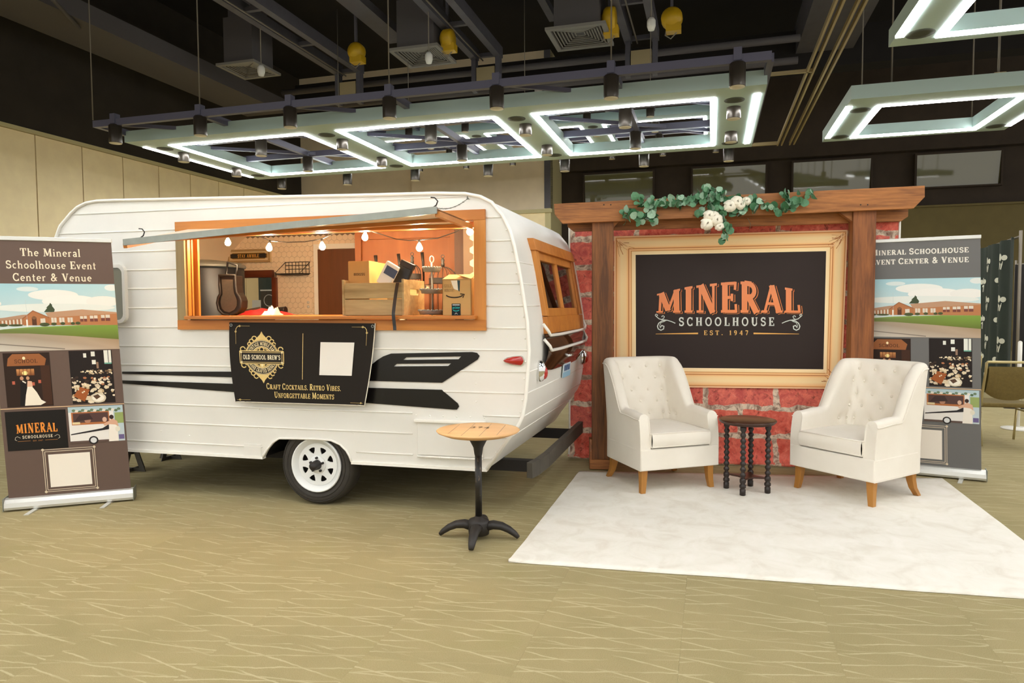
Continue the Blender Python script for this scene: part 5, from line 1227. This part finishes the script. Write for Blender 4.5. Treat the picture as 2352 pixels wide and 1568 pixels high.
def make_chair(label, group):
    r = thing('armchair', label, 'armchair', (0, 0, 0), 0, group); mb = MB(); rows = []; btn = {}; welt = []
    for i, (x, y, s_) in enumerate(CP):
        a = CP[max(i - 1, 0)]; b = CP[min(i + 1, len(CP) - 1)]; d = V((b[0] - a[0], b[1] - a[1])).normalized(); n = V((d.y, -d.x))
        bk = smooth01((y + .05) / .28); hgt = .595 + .012 * smooth01((y + .3) / .2) + .365 * smooth01((y + .03) / .22) ** .9
        th = lerp(.085, .088, bk); sc = s_ - CL / 2; row = []
        def pt(off, z, push=0):
            ln = .085 * bk * max(0, (z - .42) / .56) ** 1.2; fr_ = .035 * max(0, (z - .34) / .26) ** 2 * max(0, 1 - (y + .34) / .25)
            flare = 0
            return V((x + n.x * (off - push - flare * .3), y + n.y * (off - push) + ln + fr_, z))
        for k in range(9): row.append(pt(0, lerp(.175, hgt - th * .5, k / 8)))
        welt.append(row[-1] + V((-n.x, -n.y, 0)) * .003)
        for k in range(1, 8): t = math.pi * k / 8; row.append(pt(th / 2 - th / 2 * math.cos(t), hgt - th * .5 + th * .5 * math.sin(t)))
        for k in range(31):
            z = lerp(hgt - th * .5, .33, k / 30); puff = 0
            for cb_, zb in BUT:
                dd = (sc - cb_) ** 2 + (z - zb) ** 2
                if dd < .012: puff += .020 * math.exp(-dd / .0007) + .010 * math.exp(-dd / .0045)
            row.append(pt(th + .02 * bk * smooth01((hgt - z) / .1), z, puff))
        rows.append(row)
        for cb_, zb in BUT:
            if abs(sc - cb_) <= CL / len(CP) / 2 + 1e-6: btn[(cb_, zb)] = pt(th + .02 * bk, zb, .026)
    m = len(rows[0]); mb.add([p for rw_ in rows for p in rw_], [(i * m + j, (i + 1) * m + j, (i + 1) * m + j + 1, i * m + j + 1) for i in range(len(rows) - 1) for j in range(m - 1)], True)
    for rw_ in (rows[0], rows[-1]): mb.add(rw_, [list(range(m))])
    mb.build('upholstered_shell', 'linen', r)
    MB().box(-.337, .337, -.346, .20, .175, .338).build('seat_base', 'linen', r, bevel=.012, seg=3)
    cu = MB().grid(lambda u, v: V(((2 * u - 1) * .248, lerp(-.352, .235, v), .452 + .022 * (math.sin(math.pi * u) * math.sin(math.pi * v)) ** .6)), 18, 16)
    for fn in (lambda u, v: V(((2 * u - 1) * .248, -.352 - .012 * math.sin(math.pi * v), lerp(.345, .452, v))), lambda u, v: V((-.248 - .004 * math.sin(math.pi * v), lerp(-.352, .235, u), lerp(.345, .452, v))), lambda u, v: V((.248 + .004 * math.sin(math.pi * v), lerp(-.352, .235, u), lerp(.345, .452, v)))): cu.grid(fn, 16, 6)
    cu = cu.build('seat_cushion', 'linen', r)
    for z in (.452, .352): MB().tube([(-.25, .2, z), (-.25, -.34, z), (-.24, -.353, z), (.24, -.353, z), (.25, -.34, z), (.25, .2, z)], .005, 6).build('piping', 'linen', cu)
    MB().tube(welt, .0045, 6).build('welt', 'linen', r)
    bme = MB().sphere((0, 0, 0), .011, 8, 6).mesh('button'); bme.materials.append(MATS['linen'])
    for p in btn.values(): inst('button', bme, r, p)
    for sx_ in (1, -1):
        for y, dy, dx in ((-.285, .0, .012), (.20, .055, .02)):
            lg = MB(); prof = [(.175, 0), (.12, .05), (.06, .35), (.0, 1.0)]; vs = []
            for z, t in prof:
                w_ = lerp(.027, .019, 1 - z / .175); cx, cy = sx_ * (.285 + dx * t), y + dy * t - (.012 * t if y < 0 else 0)
                vs += [(cx - w_, cy - w_, z), (cx + w_, cy - w_, z), (cx + w_, cy + w_, z), (cx - w_, cy + w_, z)]
            fs = [(4 * i + j, 4 * i + (j + 1) % 4, 4 * i + 4 + (j + 1) % 4, 4 * i + 4 + j) for i in range(3) for j in range(4)] + [(0, 1, 2, 3), (12, 13, 14, 15)]
            lg.add(vs, fs).build('leg', 'oak_leg', r, bevel=.003)
    return r
def seat_at(o, pxs, extra=0):
    fl_, fr_, bl, br = [gz(*q) for q in pxs]; c = (fl_ + fr_ + bl + br) / 4; d = (fr_ - fl_) + (br - bl); a = math.atan2(d.y, d.x) + extra
    o.rotation_euler = (0, 0, a); o.location = c + V((-math.sin(a), math.cos(a), 0)) * .02 + V((0, 0, RZ)); return o
AG = 'cream button-tufted armchairs on the rug'
ac = make_chair('cream button-tufted armchair at the left, beside the arch post', AG)
seat_at(ac, ((1466, 1130), (1617, 1115), (1421, 1098), (1546, 1087)))
ac2 = copy_tree(ac); ac2['label'] = 'cream button-tufted armchair at the right, in front of the roll-up banner'
seat_at(ac2, ((1848, 1121), (1994, 1161), (1947, 1104), (2079, 1138)), rad(4))
# ------------------------------------------------------------------ side table
wood('dark_walnut', (46, 24, 14), (74, 40, 24), 'x', 6, .3, .05); pm('ebony', (36, 26, 22), .35)
LG = [gz(*q) for q in ((1664, 1123), (1704, 1141), (1773, 1135), (1719, 1117))]; c = (LG[0] + LG[1] + LG[2] + LG[3]) / 4
st = thing('side_table', 'small dark round side table between the armchairs', 'side table', c + V((0, 0, RZ)), math.atan2(LG[1].y - LG[0].y, LG[1].x - LG[0].x) + rad(45))
zt = c and (1.4 - (967 - 704) * c.y / FPX)
MB().lathe([(0, zt - .03), (.185, zt - .03), (.195, zt - .026), (.19, zt - .02), (.205, zt - .016), (.21, zt - .008), (.207, zt - .002), (.2, zt), (0, zt)], 48).build('top', 'dark_walnut', st)
def bobbin(h):
    pr_ = [(.014, 0), (.018, .004), (.018, .045), (.013, .05), (.02, .06), (.02, .075), (.013, .085)]
    z = .13; k = 0
    pr_ += [(.019, .10), (.019, .118), (.013, .13)]
    while z < h - .05:
        st_ = .042; pr_ += [(.010, z), (.012, z + .006), (.0185, z + .02), (.0165, z + .03), (.012, z + .036)]; z += st_
    return pr_ + [(.012, h - .045), (.019, h - .03), (.019, h)]
lme = MB().lathe([(a * 1.2, b) for a, b in bobbin(zt - .03)], 14).mesh('leg'); lme.materials.append(MATS['ebony'])
RL = .150
for k in range(4): inst('leg', lme, st, (RL * math.cos(rad(90 * k)), RL * math.sin(rad(90 * k)), 0))
sh = []
for k in range(4):
    a0 = rad(90 * k); sh += [(RL * math.cos(a0) * 1.02, RL * math.sin(a0) * 1.02)]
    for j in range(1, 8):
        t = j / 8; p = V((RL * math.cos(a0), RL * math.sin(a0))).lerp(V((RL * math.cos(a0 + rad(90)), RL * math.sin(a0 + rad(90)))), t); sh.append(tuple(p * (1 - .42 * math.sin(math.pi * t))))
MB().plate(sh, (), .105, .118, lambda a, b, t: (a, b, t)).build('shelf', 'dark_walnut', st, bevel=.002)
# ------------------------------------------------------------------ bistro table
wood('barrel_top', (206, 156, 100), (230, 188, 136), 'x', 5, .5, .05)
def worn():
    t = NT('worn_iron'); vec = t.coords((1, 1, .35)); n = t.noise(vec, 38, 5, .7)
    t.link(t.ramp(n, [(.60, S(30, 27, 24)), (.70, S(150, 128, 100))]), t.b.inputs['Base Color']); t.b.inputs['Roughness'].default_value = .4
worn()
bc_ = (gz(1012, 1231) + gz(1190, 1241)) / 2; bt = thing('bistro_table', 'round wooden bistro table on a worn black iron pedestal', 'table', bc_, rad(-8)); zt = 1.4 - (987 - 706) * bc_.y / FPX
MB().lathe([(0, zt - .035), (.16, zt - .035), (.2, zt - .03), (.245, zt - .012), (.252, zt - .004), (.246, zt), (.22, zt - .001), (0, zt - .001)], 56).build('top', 'barrel_top', bt)
for x in (-.15, -.06, .045, .14): MB().box(x, x + .0015, -math.sqrt(.22 ** 2 - x * x), math.sqrt(.22 ** 2 - x * x), zt - .002, zt - .0004).build('stave_joint', 'dark_walnut', bt)
pr = Print(lambda u, v, h: (u, v, zt + .0002 + h)); pr.text('374', .0, .035, .055, (120, 92, 62), .12, gap=.2, bold=1.1); pr.build('stencil', bt)
MB().lathe([(.02, zt - .165), (.024, zt - .15), (.030, zt - .11), (.05, zt - .07), (.085, zt - .037), (.085, zt - .034)], 28).build('flare', 'iron_black', bt)
MB().cyl((0, 0, .12), (0, 0, zt - .14), .021, .021, 18).build('column', 'worn_iron', bt)
MB().lathe([(.03, .02), (.062, .03), (.066, .07), (.066, .10), (.058, .118), (.03, .125), (.022, .14)], 28).build('boss', 'iron_black', bt)
for k in range(4):
    a = rad(90 * k); ca, sa = math.cos(a), math.sin(a); pts = [(.04, .075), (.09, .088), (.14, .082), (.185, .062), (.222, .036), (.242, .016)]
    MB().tube([(r_ * ca, r_ * sa, z) for r_, z in pts], [.036, .034, .030, .026, .021, .015], 12, flat=.8).build('foot', 'iron_black', bt)
# ------------------------------------------------------------------ roll-up banners
pm('alu', (214, 214, 208), .3, metal=.5)
def school(pr, X, Y):
    P = lambda L: [(X((x - 45) / 1045), Y((y - 335) / 620)) for x, y in L]
    pr.poly(P([(45, 960), (1090, 960), (1090, 335), (45, 335)]), 0, [(222, 224, 216), (226, 226, 218), (176, 210, 216), (160, 202, 212)]); pr.up()
    for cx, cy, rx, ry, c in ((560, 440, 210, 50, (232, 232, 226)), (700, 500, 240, 60, (236, 234, 228)), (350, 385, 90, 22, (214, 224, 222)), (980, 500, 150, 50, (232, 230, 224)), (85, 520, 45, 28, (230, 228, 224)), (560, 560, 520, 40, (224, 228, 222)), (1060, 370, 60, 30, (222, 226, 222))):
        pr.ell(X((cx - 45) / 1045), Y((cy - 335) / 620), abs(X(rx / 1045) - X(0)), abs(Y(ry / 620) - Y(0)), c, 24, X(0), X(1))
    pr.rect(X(-.0), Y(1.01), X(-.0) - .001, Y(0), (200, 200, 200))
    pr.up(); pr.poly(P([(470, 600), (500, 560), (490, 560), (520, 530), (527, 512), (545, 535), (540, 540), (562, 575), (555, 600)]), (66, 78, 56))
    pr.up(); pr.poly(P([(480, 605), (790, 576), (1090, 604), (1090, 622), (505, 652)]), (186, 146, 116)); pr.poly(P([(45, 660), (140, 650), (290, 624), (330, 622), (300, 655), (45, 688)]), (178, 140, 112))
    pr.poly(P([(45, 686), (310, 655), (310, 716), (45, 724)]), (168, 114, 78)); pr.poly(P([(505, 650), (1090, 617), (1090, 728), (505, 722)]), (182, 122, 80)); pr.up()
    pr.poly(P([(296, 722), (296, 655), (380, 585), (508, 648), (508, 722)]), (178, 116, 74)); pr.up()
    pr.line(P([(290, 660), (380, 587), (512, 652)]), .006, (150, 96, 66)); pr.poly(P([(366, 722), (366, 650), (384, 636), (404, 650), (404, 722)]), (92, 58, 40)); pr.ell(X((385 - 45) / 1045), Y((652 - 335) / 620), .012, .012, (130, 90, 60))
    for x, w_, y0, y1, d in [(436, 20, 660, 700, 0), (456, 20, 658, 700, 0)] + [(x + k * 24, 20, 652, 698, 0) for x in (526, 592, 662) for k in (0, 1)] + [(770, 26, 640, 692, 1), (802, 26, 638, 692, 1), (854, 30, 636, 692, 1), (890, 30, 634, 692, 1), (950, 32, 630, 688, 1), (990, 38, 628, 688, 1)] + [(60 + 30 * k, 14, 684 - 3 * k, 712, 0) for k in range(8)]:
        pr.poly(P([(x, y1), (x + w_, y1), (x + w_, y0), (x, y0)]), (216, 206, 190))
        if d: pr.poly(P([(x, y1), (x + w_, y1), (x + w_, (y0 + y1) / 2), (x, (y0 + y1) / 2)]), (122, 70, 62))
    pr.up()
    for cx, cy, rx, ry in ((130, 718, 40, 14), (230, 720, 60, 10), (468, 716, 42, 18), (545, 712, 24, 14), (620, 708, 20, 14), (705, 708, 18, 13), (748, 706, 22, 14)): pr.ell(X((cx - 45) / 1045), Y((cy - 335) / 620), abs(X(rx / 1045) - X(0)), abs(Y(ry / 620) - Y(0)), (74, 82, 50), 12)
    pr.poly(P([(318, 738), (330, 738), (332, 668), (318, 668)]), (236, 232, 222)); pr.line(P([(328, 668), (328, 480)]), .0015, (190, 200, 200)); pr.up()
    pr.poly(P([(45, 800), (330, 800), (700, 830), (1090, 868), (1090, 728), (760, 726), (330, 740), (130, 756), (45, 770)]), 0, [(110, 116, 66), (120, 130, 60), (110, 124, 52), (100, 112, 50), (126, 158, 66), (132, 162, 70), (134, 164, 74), (122, 140, 70), (110, 120, 70)])
    pr.poly(P([(45, 960), (1090, 960), (1090, 866), (700, 828), (330, 798), (45, 792)]), 0, [(206, 200, 188), (180, 158, 136), (164, 140, 112), (176, 156, 132), (168, 150, 132), (160, 146, 128)]); pr.up()
    pr.line(P([(45, 888), (200, 905), (400, 925), (620, 948)]), .007, (128, 118, 108))
def couple(pr, X, Y):
    pr.rect(X(0), Y(1), X(1), Y(0), (46, 30, 22)); pr.up()
    pr.poly([(X(a), Y(b)) for a, b in ((.07, .24), (.88, .24), (.92, .12), (.78, .02), (.2, .02), (.1, .1))], (152, 94, 54)); pr.rect(X(.78), Y(.98), X(.98), Y(.24), (66, 40, 26)); pr.up()
    pr.text('SCHOOL', X(.48), Y(.19), abs(Y(.07) - Y(0)), (92, 54, 32), abs(X(.5) - X(0))); pr.ell(X(.44), Y(.1), .009, .011, (250, 226, 180))
    pr.poly([(X(a), Y(b)) for a, b in ((.26, .42), (.64, .42), (.64, .3), (.26, .3))], 0, [(128, 76, 40), (120, 70, 38), (196, 134, 80), (210, 146, 90)]); pr.up(); pr.ell(X(.44), Y(.375), .018, .014, (255, 226, 150))
    for x in (.32, .4, .48, .56): pr.rect(X(x), Y(.42), X(x + .012), Y(.3), (110, 62, 34))
    for x, y in ((.18, .55), (.74, .54), (.6, .58)): pr.rect(X(x - .03), Y(y + .03), X(x + .03), Y(y - .03), (190, 98, 76))
    pr.poly([(X(a), Y(b)) for a, b in ((.28, .98), (.46, .98), (.46, .6), (.38, .5), (.32, .56))], (26, 22, 22)); pr.ell(X(.36), Y(.47), .011, .014, (196, 144, 112)); pr.line([(X(.37), Y(.52)), (X(.44), Y(.56))], .008, (228, 220, 206))
    pr.up(); pr.poly([(X(a), Y(b)) for a, b in ((.38, .98), (.72, .98), (.84, .93), (.74, .88), (.66, .74), (.56, .62), (.47, .62), (.42, .78))], (236, 226, 208)); pr.poly([(X(a), Y(b)) for a, b in ((.46, .63), (.58, .63), (.57, .53), (.48, .52))], (222, 178, 150)); pr.ell(X(.49), Y(.47), .010, .013, (204, 152, 116))
def tables(pr, X, Y, seed):
    rn = random.Random(seed); pr.rect(X(0), Y(1), X(1), Y(0), (34, 26, 24)); pr.up()
    for a, b, c, d in ((.33, .13, .40, .05), (.51, .11, .6, .02), (.52, .26, .61, .18), (.81, .26, .98, 0)): pr.rect(X(a), Y(b), X(c), Y(d), (226, 226, 216))
    pr.rect(X(.62), Y(.34), X(.67), Y(.22), (150, 120, 98)); pr.up(); pr.line([(X(.91), Y(.26)), (X(.91), Y(0))], .004, (40, 40, 40)); pr.rect(X(.81), Y(.26), X(.98), Y(.235), (110, 170, 150))
    for k in range(46): a = rn.uniform(.25, .97); pr.ell(X(a), Y(rn.uniform(.37, .44)), rn.uniform(.004, .010), rn.uniform(.003, .008), rn.choice(((232, 218, 190), (206, 186, 150), (120, 96, 70))), 6)
    for k in range(80):
        x, y, s_ = rn.uniform(.02, .98), rn.uniform(.5, .98), rn.uniform(.008, .024); a = rn.uniform(0, 3)
        pr.lay = 5 + k % 3
        pr.poly([(max(X(0), min(X(1), X(x) + s_ * rn.uniform(.6, 1.2) * math.cos(a + q))), max(Y(1), Y(y) + s_ * .7 * math.sin(a + q))) for q in (0, 1.3, 2.6, 3.8, 5)], rn.choice(((236, 222, 196), (222, 204, 172), (196, 170, 130), (60, 44, 36), (214, 196, 170), (176, 116, 80))))
    pr.lay = 9; pr.poly([(X(a), Y(b)) for a, b in ((.03, .85), (.28, .96), (.42, .74), (.2, .68))], (158, 88, 44)); pr.ell(X(.6), Y(.9), .05, .035, (216, 204, 180)); pr.up(); pr.ell(X(.6), Y(.9), .038, .025, (240, 232, 216)); pr.up(); pr.poly([(X(a), Y(b)) for a, b in ((.48, .86), (.6, .83), (.66, .88), (.56, .93))], (90, 66, 50))
    for k in range(16): pr.ell(X(rn.uniform(.05, .95)), Y(rn.uniform(.55, .8)), .006, .006, (226, 210, 182), 6)
def logo(pr, X, Y):
    pr.rect(X(0), Y(1), X(1), Y(0), (26, 22, 19)); pr.up(); w_ = X(1) - X(0); cx = X(.5); h_ = abs(Y(.2) - Y(0)); y0 = Y(.56)
    pr.text('MINERAL', cx, y0, h_, (232, 146, 60), w_ * .68, gap=.1, warp=lambda u, v: (u, y0 + (v - y0) * (1.25 - 1.6 * ((u - cx) / w_) ** 2)), bold=1.2)
    pr.text('SCHOOLHOUSE', cx, Y(.70), abs(Y(.075) - Y(0)), (224, 212, 186), w_ * .5, gap=.2, bold=1.2)
    for s_ in (1, -1):
        pr.line([(cx + s_ * w_ * a, Y(b)) for a, b in ((.28, .68), (.33, .64), (.36, .66), (.37, .72), (.34, .74))], .0025, (208, 200, 180)); pr.line([(cx + s_ * w_ * a, Y(.765)) for a in (.12, .33)], .002, (190, 130, 70))
    pr.text('EST. 1947', cx, Y(.785), abs(Y(.035) - Y(0)), (190, 130, 70), w_ * .16, gap=.3)
def van(pr, X, Y):
    pr.rect(X(0), Y(1), X(1), Y(0), (196, 208, 212), (176, 198, 204)); pr.up()
    for k in range(16): pr.ell(X(.1 + .055 * k), Y(.10 + .02 * (k % 3)), .012, .010, ((110, 130, 100), (226, 220, 206), (90, 112, 84))[k % 3], 8)
    pr.rect(X(.84), Y(.5), X(1), Y(.2), (150, 166, 100)); pr.rect(X(.0), Y(.95), X(.82), Y(.15), (232, 228, 222)); pr.up()
    pr.rect(X(.05), Y(.5), X(.74), Y(.15), (182, 112, 66)); pr.up(); pr.rect(X(.08), Y(.44), X(.72), Y(.18), (86, 62, 58)); pr.up(); pr.ell(X(.34), Y(.38), .02, .02, (176, 128, 104)); pr.poly([(X(a), Y(b)) for a, b in ((.1, .4), (.2, .22), (.38, .2), (.44, .36))], (64, 46, 44)); pr.rect(X(.06), Y(.48), X(.2), Y(.42), (226, 206, 160))
    pr.poly([(X(a), Y(b)) for a, b in ((.02, .74), (.6, .62), (.72, .52), (.72, .66), (.02, .77))], (40, 36, 38)); pr.rect(X(.0), Y(1), X(.84), Y(.94), (96, 78, 70)); pr.ell(X(.42), Y(.94), .030, .030, (42, 38, 38), 16); pr.up(); pr.ell(X(.42), Y(.94), .020, .020, (216, 216, 216), 16); pr.up()
    pr.poly([(X(a), Y(b)) for a, b in ((.70, 1.0), (.88, 1.0), (.88, .6), (.84, .5), (.74, .52), (.71, .7))], (238, 230, 218)); pr.poly([(X(a), Y(b)) for a, b in ((.62, .5), (.74, .42), (.78, .36), (.88, .44), (.9, .6), (.84, .54), (.74, .52), (.64, .56))], (216, 170, 142)); pr.ell(X(.78), Y(.32), .014, .016, (58, 42, 38)); pr.ell(X(.65), Y(.38), .014, .018, (214, 176, 154)); pr.ell(X(.88), Y(.66), .016, .02, (226, 220, 200)); pr.rect(X(.89), Y(.95), X(.99), Y(.82), (108, 96, 140))
def rollup(O, yaw, W_, H_, bg, style, label, lean=0.0, post=0.0):
    e = thing('roll_up_banner', label, 'banner', O, yaw, 'roll-up banner stands'); z0 = .085
    pm('banner_film_' + style, bg, .55)
    sk = lambda z: post + lean * (z - z0) / H_
    MB().hexa([(s_ * W_ / 2 + sk(z), y, z) for z in (z0 - .02, z0 + H_) for s_, y in ((-1, 0), (1, 0), (1, .002), (-1, .002))]).build('film', 'banner_film_' + style, e)
    ba = MB().plate([(-.05, .012), (.05, .012), (.055, .03), (.05, .06), (.03, .082), (.006, .09), (-.006, .09), (-.03, .082), (-.05, .06), (-.055, .03)], (), -W_ / 2 - .02, W_ / 2 + .02, lambda a, b, t: (t, a + .01, b)).build('base_cassette', 'alu', e, bevel=.002)
    for x in (-W_ / 2 - .024, W_ / 2 + .02): MB().box(x, x + .004, -.05, .07, .008, .095).build('end_cap', 'galvanised', ba)
    for x in (-W_ * .3, W_ * .3): MB().hexa([(x - .02, -.17, .0), (x + .01, -.17, .0), (x + .05, .06, .0), (x + .02, .06, .0), (x - .02, -.17, .006), (x + .01, -.17, .006), (x + .05, .06, .014), (x + .02, .06, .014)]).build('swivel_foot', 'alu', ba)
    MB().box(-W_ / 2 - .004 + sk(z0 + H_), W_ / 2 + .004 + sk(z0 + H_), -.008, .014, z0 + H_ - .006, z0 + H_ + .022).build('top_bar', 'alu', e, bevel=.003)
    MB().cyl((post, .03, .08), (post + lean, .03, z0 + H_), .011, n=8).build('support_pole', 'alu', e)
    pr = Print(lambda u, v, h: (u - W_ / 2 + sk(z0 + v), -.0006 - h, z0 + v), .0003)
    X = lambda f: f * W_; Y = lambda f: H_ * (1 - f)
    def sub(a, b, c, d): return (lambda f: X(lerp(a, b, f))), (lambda f: Y(lerp(c, d, f)))
    def part(fn, box, *a): pr.lay = 1; fn(pr, *sub(*box), *a)
    if style == 'brown':
        for k, (s_, w2) in enumerate((('The Mineral', .48), ('Schoolhouse Event', .72), ('Center & Venue', .63))): pr.text(s_, X(.5), Y(.062 + .048 * k), H_ * .030, (240, 226, 200), X(w2), bold=1.0)
    else:
        for k, s_ in enumerate(('MINERAL SCHOOLHOUSE', 'EVENT CENTER & VENUE')): pr.text(s_, X(.49), Y(.060 + .042 * k), H_ * .026, (236, 232, 220), X(.83), bold=1.25, smallcaps=.84)
    part(school, (0, 1, .168, .426)); part(couple, (.055, .42, .435, .645)); part(tables, (.575, .93, .432, .643), 5)
    pr.lay = 2; pr.rect(X(0), Y(.652), X(1), Y(.649), (226, 190, 150)); part(logo, (.03, .51, .662, .815)); part(van, (.53, .985, .655, .80))
    pr.lay = 2; C_ = (222, 206, 180)
    for a, b, c, d in ((.30, .72, .818, .985), (.315, .705, .826, .978)):
        for q in ([(a, c), (b, c)], [(a, d), (b, d)], [(a, c), (a, d)], [(b, c), (b, d)]): pr.line([(X(x), Y(y)) for x, y in q], .004, C_)
    for x in (.30, .72):
        for y in (.818, .985): pr.ell(X(x), Y(y), .009, .009, C_, 10)
    pr.lay = 3; pr.rect(X(.34), Y(.968), X(.68), Y(.838), (238, 230, 216)); pr.build('printed_design', e)
    return e
A_, B_ = gz(10, 1176), gz(300, 1150)
rollup((A_ + B_) / 2 + V((0, .03, 0)), math.atan2(B_.y - A_.y, B_.x - A_.x), (B_ - A_).length - .02, 1.80, (96, 76, 66), 'brown', 'brown roll-up banner at the left edge in front of the caravan', lean=-.075)
A_, B_ = V((3.015, 5.765, 0)), V((3.745, 5.375, 0)); Wb = (B_ - A_).length
rollup((A_ + B_) / 2, math.atan2(B_.y - A_.y, B_.x - A_.x), Wb, 1.845, (104, 103, 101), 'grey', 'grey roll-up banner behind the right armchair', lean=-.05, post=-.012)
# ------------------------------------------------------------------ the far right: drapes, stacking chairs
pm('drape_green', (34, 46, 38), .8, var=.1, vs=3); pm('drape_black', (26, 23, 23), .85); pm('chair_frame', (190, 176, 128), .35, metal=.5); pm('chair_cloth', (112, 96, 50), .9, var=.1, vs=40, bump=.2)
def drape(A, B, h, m, label, waves, amp):
    e = thing('drape_panel', label, 'drape', A, math.atan2(B.y - A.y, B.x - A.x)); L = (B - A).length
    f = lambda x, z, o=0: V((x, amp * math.sin(waves * x) + amp * .5 * math.sin(waves * 2.3 * x + 1) - o, z))
    MB().grid(lambda u, v: f(L * u, lerp(.03, h, v)), 80, 4).build('curtain', m, e)
    for x in (0, L): MB().cyl((x, .05, 0), (x, .05, h + .08), .02, n=8).build('upright', 'cable_grey', e); MB().box(x - .2, x + .2, -.12, .2, 0, .012).build('foot_plate', 'iron_black', e)
    MB().cyl((0, .05, h), (L, .05, h), .018, n=8).build('cross_bar', 'cable_grey', e)
    return e, f, L
DA, DB = gz(2232, 887), gz(2322, 934)
e, f, L = drape(DA, DB, 2.33, 'drape_green', 'dark green drape with white emblems at the right edge', 9, .035)
W1 = (214, 216, 200)
for r_ in range(8):
    for k in range(6):
        x, z = L * (.10 + .33 * k + (.165 if r_ % 2 else 0)), 2.06 - .30 * r_
        if x > L - .12: continue
        pr = Print(lambda u, v, h: f(u, v, .006 + h), .0006)
        for dx, dz, a, b in ((0, .03, .035, .055), (-.075, .015, .045, .04), (.075, .02, .045, .04)): pr.ell(x + dx, z + dz, a, b, W1, 10)
        pr.poly([(x - .05, z - .04), (x + .06, z - .03), (x + .05, z - .06), (x - .06, z - .07)], W1); pr.poly([(x - .02, z - .06), (x + .02, z - .06), (x - .02, z - .15), (x - .04, z - .14)], W1); pr.poly([(x + .03, z - .06), (x + .055, z - .06), (x + .03, z - .15), (x + .01, z - .14)], W1)
        pr.build('emblem', e)
p1 = gz(2322, 872); p2 = gz(2420, 880)
drape(p1, p2, 2.15, 'drape_black', 'plain black drape beyond the green one, cut by the right edge', 10, .04)
def stack_chair(label):
    r = thing('stacking_chair', label, 'chair', (0, 0, 0), 0, 'olive stacking chairs at the right')
    bk = lambda x, z: V((x, -.10 * smooth01((z - .40) / .45) , z))
    MB().tube([bk(-.235, .40)] + [bk(-.235, z) for z in (.5, .62, .74)] + [bk(-.235, .835), bk(-.225, .845), bk(.225, .845), bk(.235, .835)] + [bk(.235, z) for z in (.74, .62, .5, .40)], .013, 8).build('back_frame', 'chair_frame', r)
    MB().grid(lambda u, v: bk((2 * u - 1) * .215, lerp(.46 + .08 * abs(2 * u - 1) ** 2.5, .80, v)) + V((0, -.022 * math.sin(math.pi * v) ** .4, 0)), 16, 10).build('backrest', 'chair_cloth', r)
    MB().grid(lambda u, v: bk((2 * u - 1) * .215, lerp(.46 + .08 * abs(2 * u - 1) ** 2.5, .80, v)) + V((0, .03 * math.sin(math.pi * v) ** .4, 0)), 16, 10).build('backrest_pad', 'chair_cloth', r)
    MB().box(-.235, .235, .0, .44, .385, .43).build('seat', 'chair_cloth', r, bevel=.018, seg=3)
    for sx_ in (1, -1):
        x = sx_ * .225
        MB().tube([(x, .05, .385), (x * 1.04, -.03, .0)], .012, 8).build('leg', 'chair_frame', r); MB().tube([(x, .36, .385), (x * 1.04, .43, .0)], .012, 8).build('leg', 'chair_frame', r)
        MB().tube([(x, .02, .33), (x, .38, .33)], .009, 6).build('stretcher', 'chair_frame', r)
    return r
sc1 = stack_chair('olive padded stacking chair cut by the right edge'); g = gz(2316, 1026); sc1.location = g + V((0, .02, 0)); sc1.rotation_euler = (0, 0, rad(-14))
sc2 = copy_tree(sc1); sc2['label'] = 'olive stacking chair nearly hidden behind the grey roll-up banner'; sc2.location = gz(2186, 985); sc2.rotation_euler = (0, 0, rad(-14))
p = gz(2337, 985); e = thing('white_post', 'slim white post behind the olive chair', 'post', p, 0); zt = CAM.z - (785 - 701) * p.y / FPX
MB().cyl((0, 0, .02), (0, 0, zt - .01), .021, n=12).build('tube', 'white_plastic', e); MB().sphere((0, 0, zt - .012), .021, 10, 6).build('cap', 'white_plastic', e); MB().lathe([(0, 0), (.16, 0), (.16, .012), (.03, .03), (0, .03)], 24).build('base', 'white_plastic', e)

# ------------------------------------------------------------------ beyond the caravan, seen through its far window
pm('drape_slate', (66, 76, 70), .85)
A_, B_ = CAR.wld((-4.6, 6.0, 0)), CAR.wld((-1.2, 6.0, 0))
drape(A_, B_, 1.93, 'drape_slate', 'slate drape of another stand seen through the small far window', 9, .04)
e = empty_in(CAR, 'display_board', 'white display board seen through the small far window of the caravan', 'board', (-3.2, 5.4, 0))
MB().box(-1.1, 1.1, 0, .04, .1, 1.54).build('board', 'white_plastic', e); MB().box(-1.1, -1.04, -.2, .2, 0, .1).build('foot', 'iron_black', e); MB().box(1.04, 1.1, -.2, .2, 0, .1).build('foot', 'iron_black', e)
e = empty_in(CAR, 'display_sign', 'grey sign with a pale ring seen through the small far window', 'sign', (CAR.at(614, 670, 5.2).x, 5.2, 0))
MB().box(-.12, .16, 0, .02, 1.30, 1.68).build('panel', 'case_panel', e); MB().box(-.12, .16, -.01, .03, 1.68, 1.70).build('top_bar', 'white_plastic', e); MB().cyl((0, .04, 0), (0, .04, 1.6), .015, n=8).build('pole', 'iron_black', e)
MB().tube([(.03 + .09 * math.cos(t), -.004, 1.53 + .09 * math.sin(t)) for t in [k * math.pi / 14 for k in range(28)]], .006, 5, closed=True).build('ring', 'white_plastic', e)
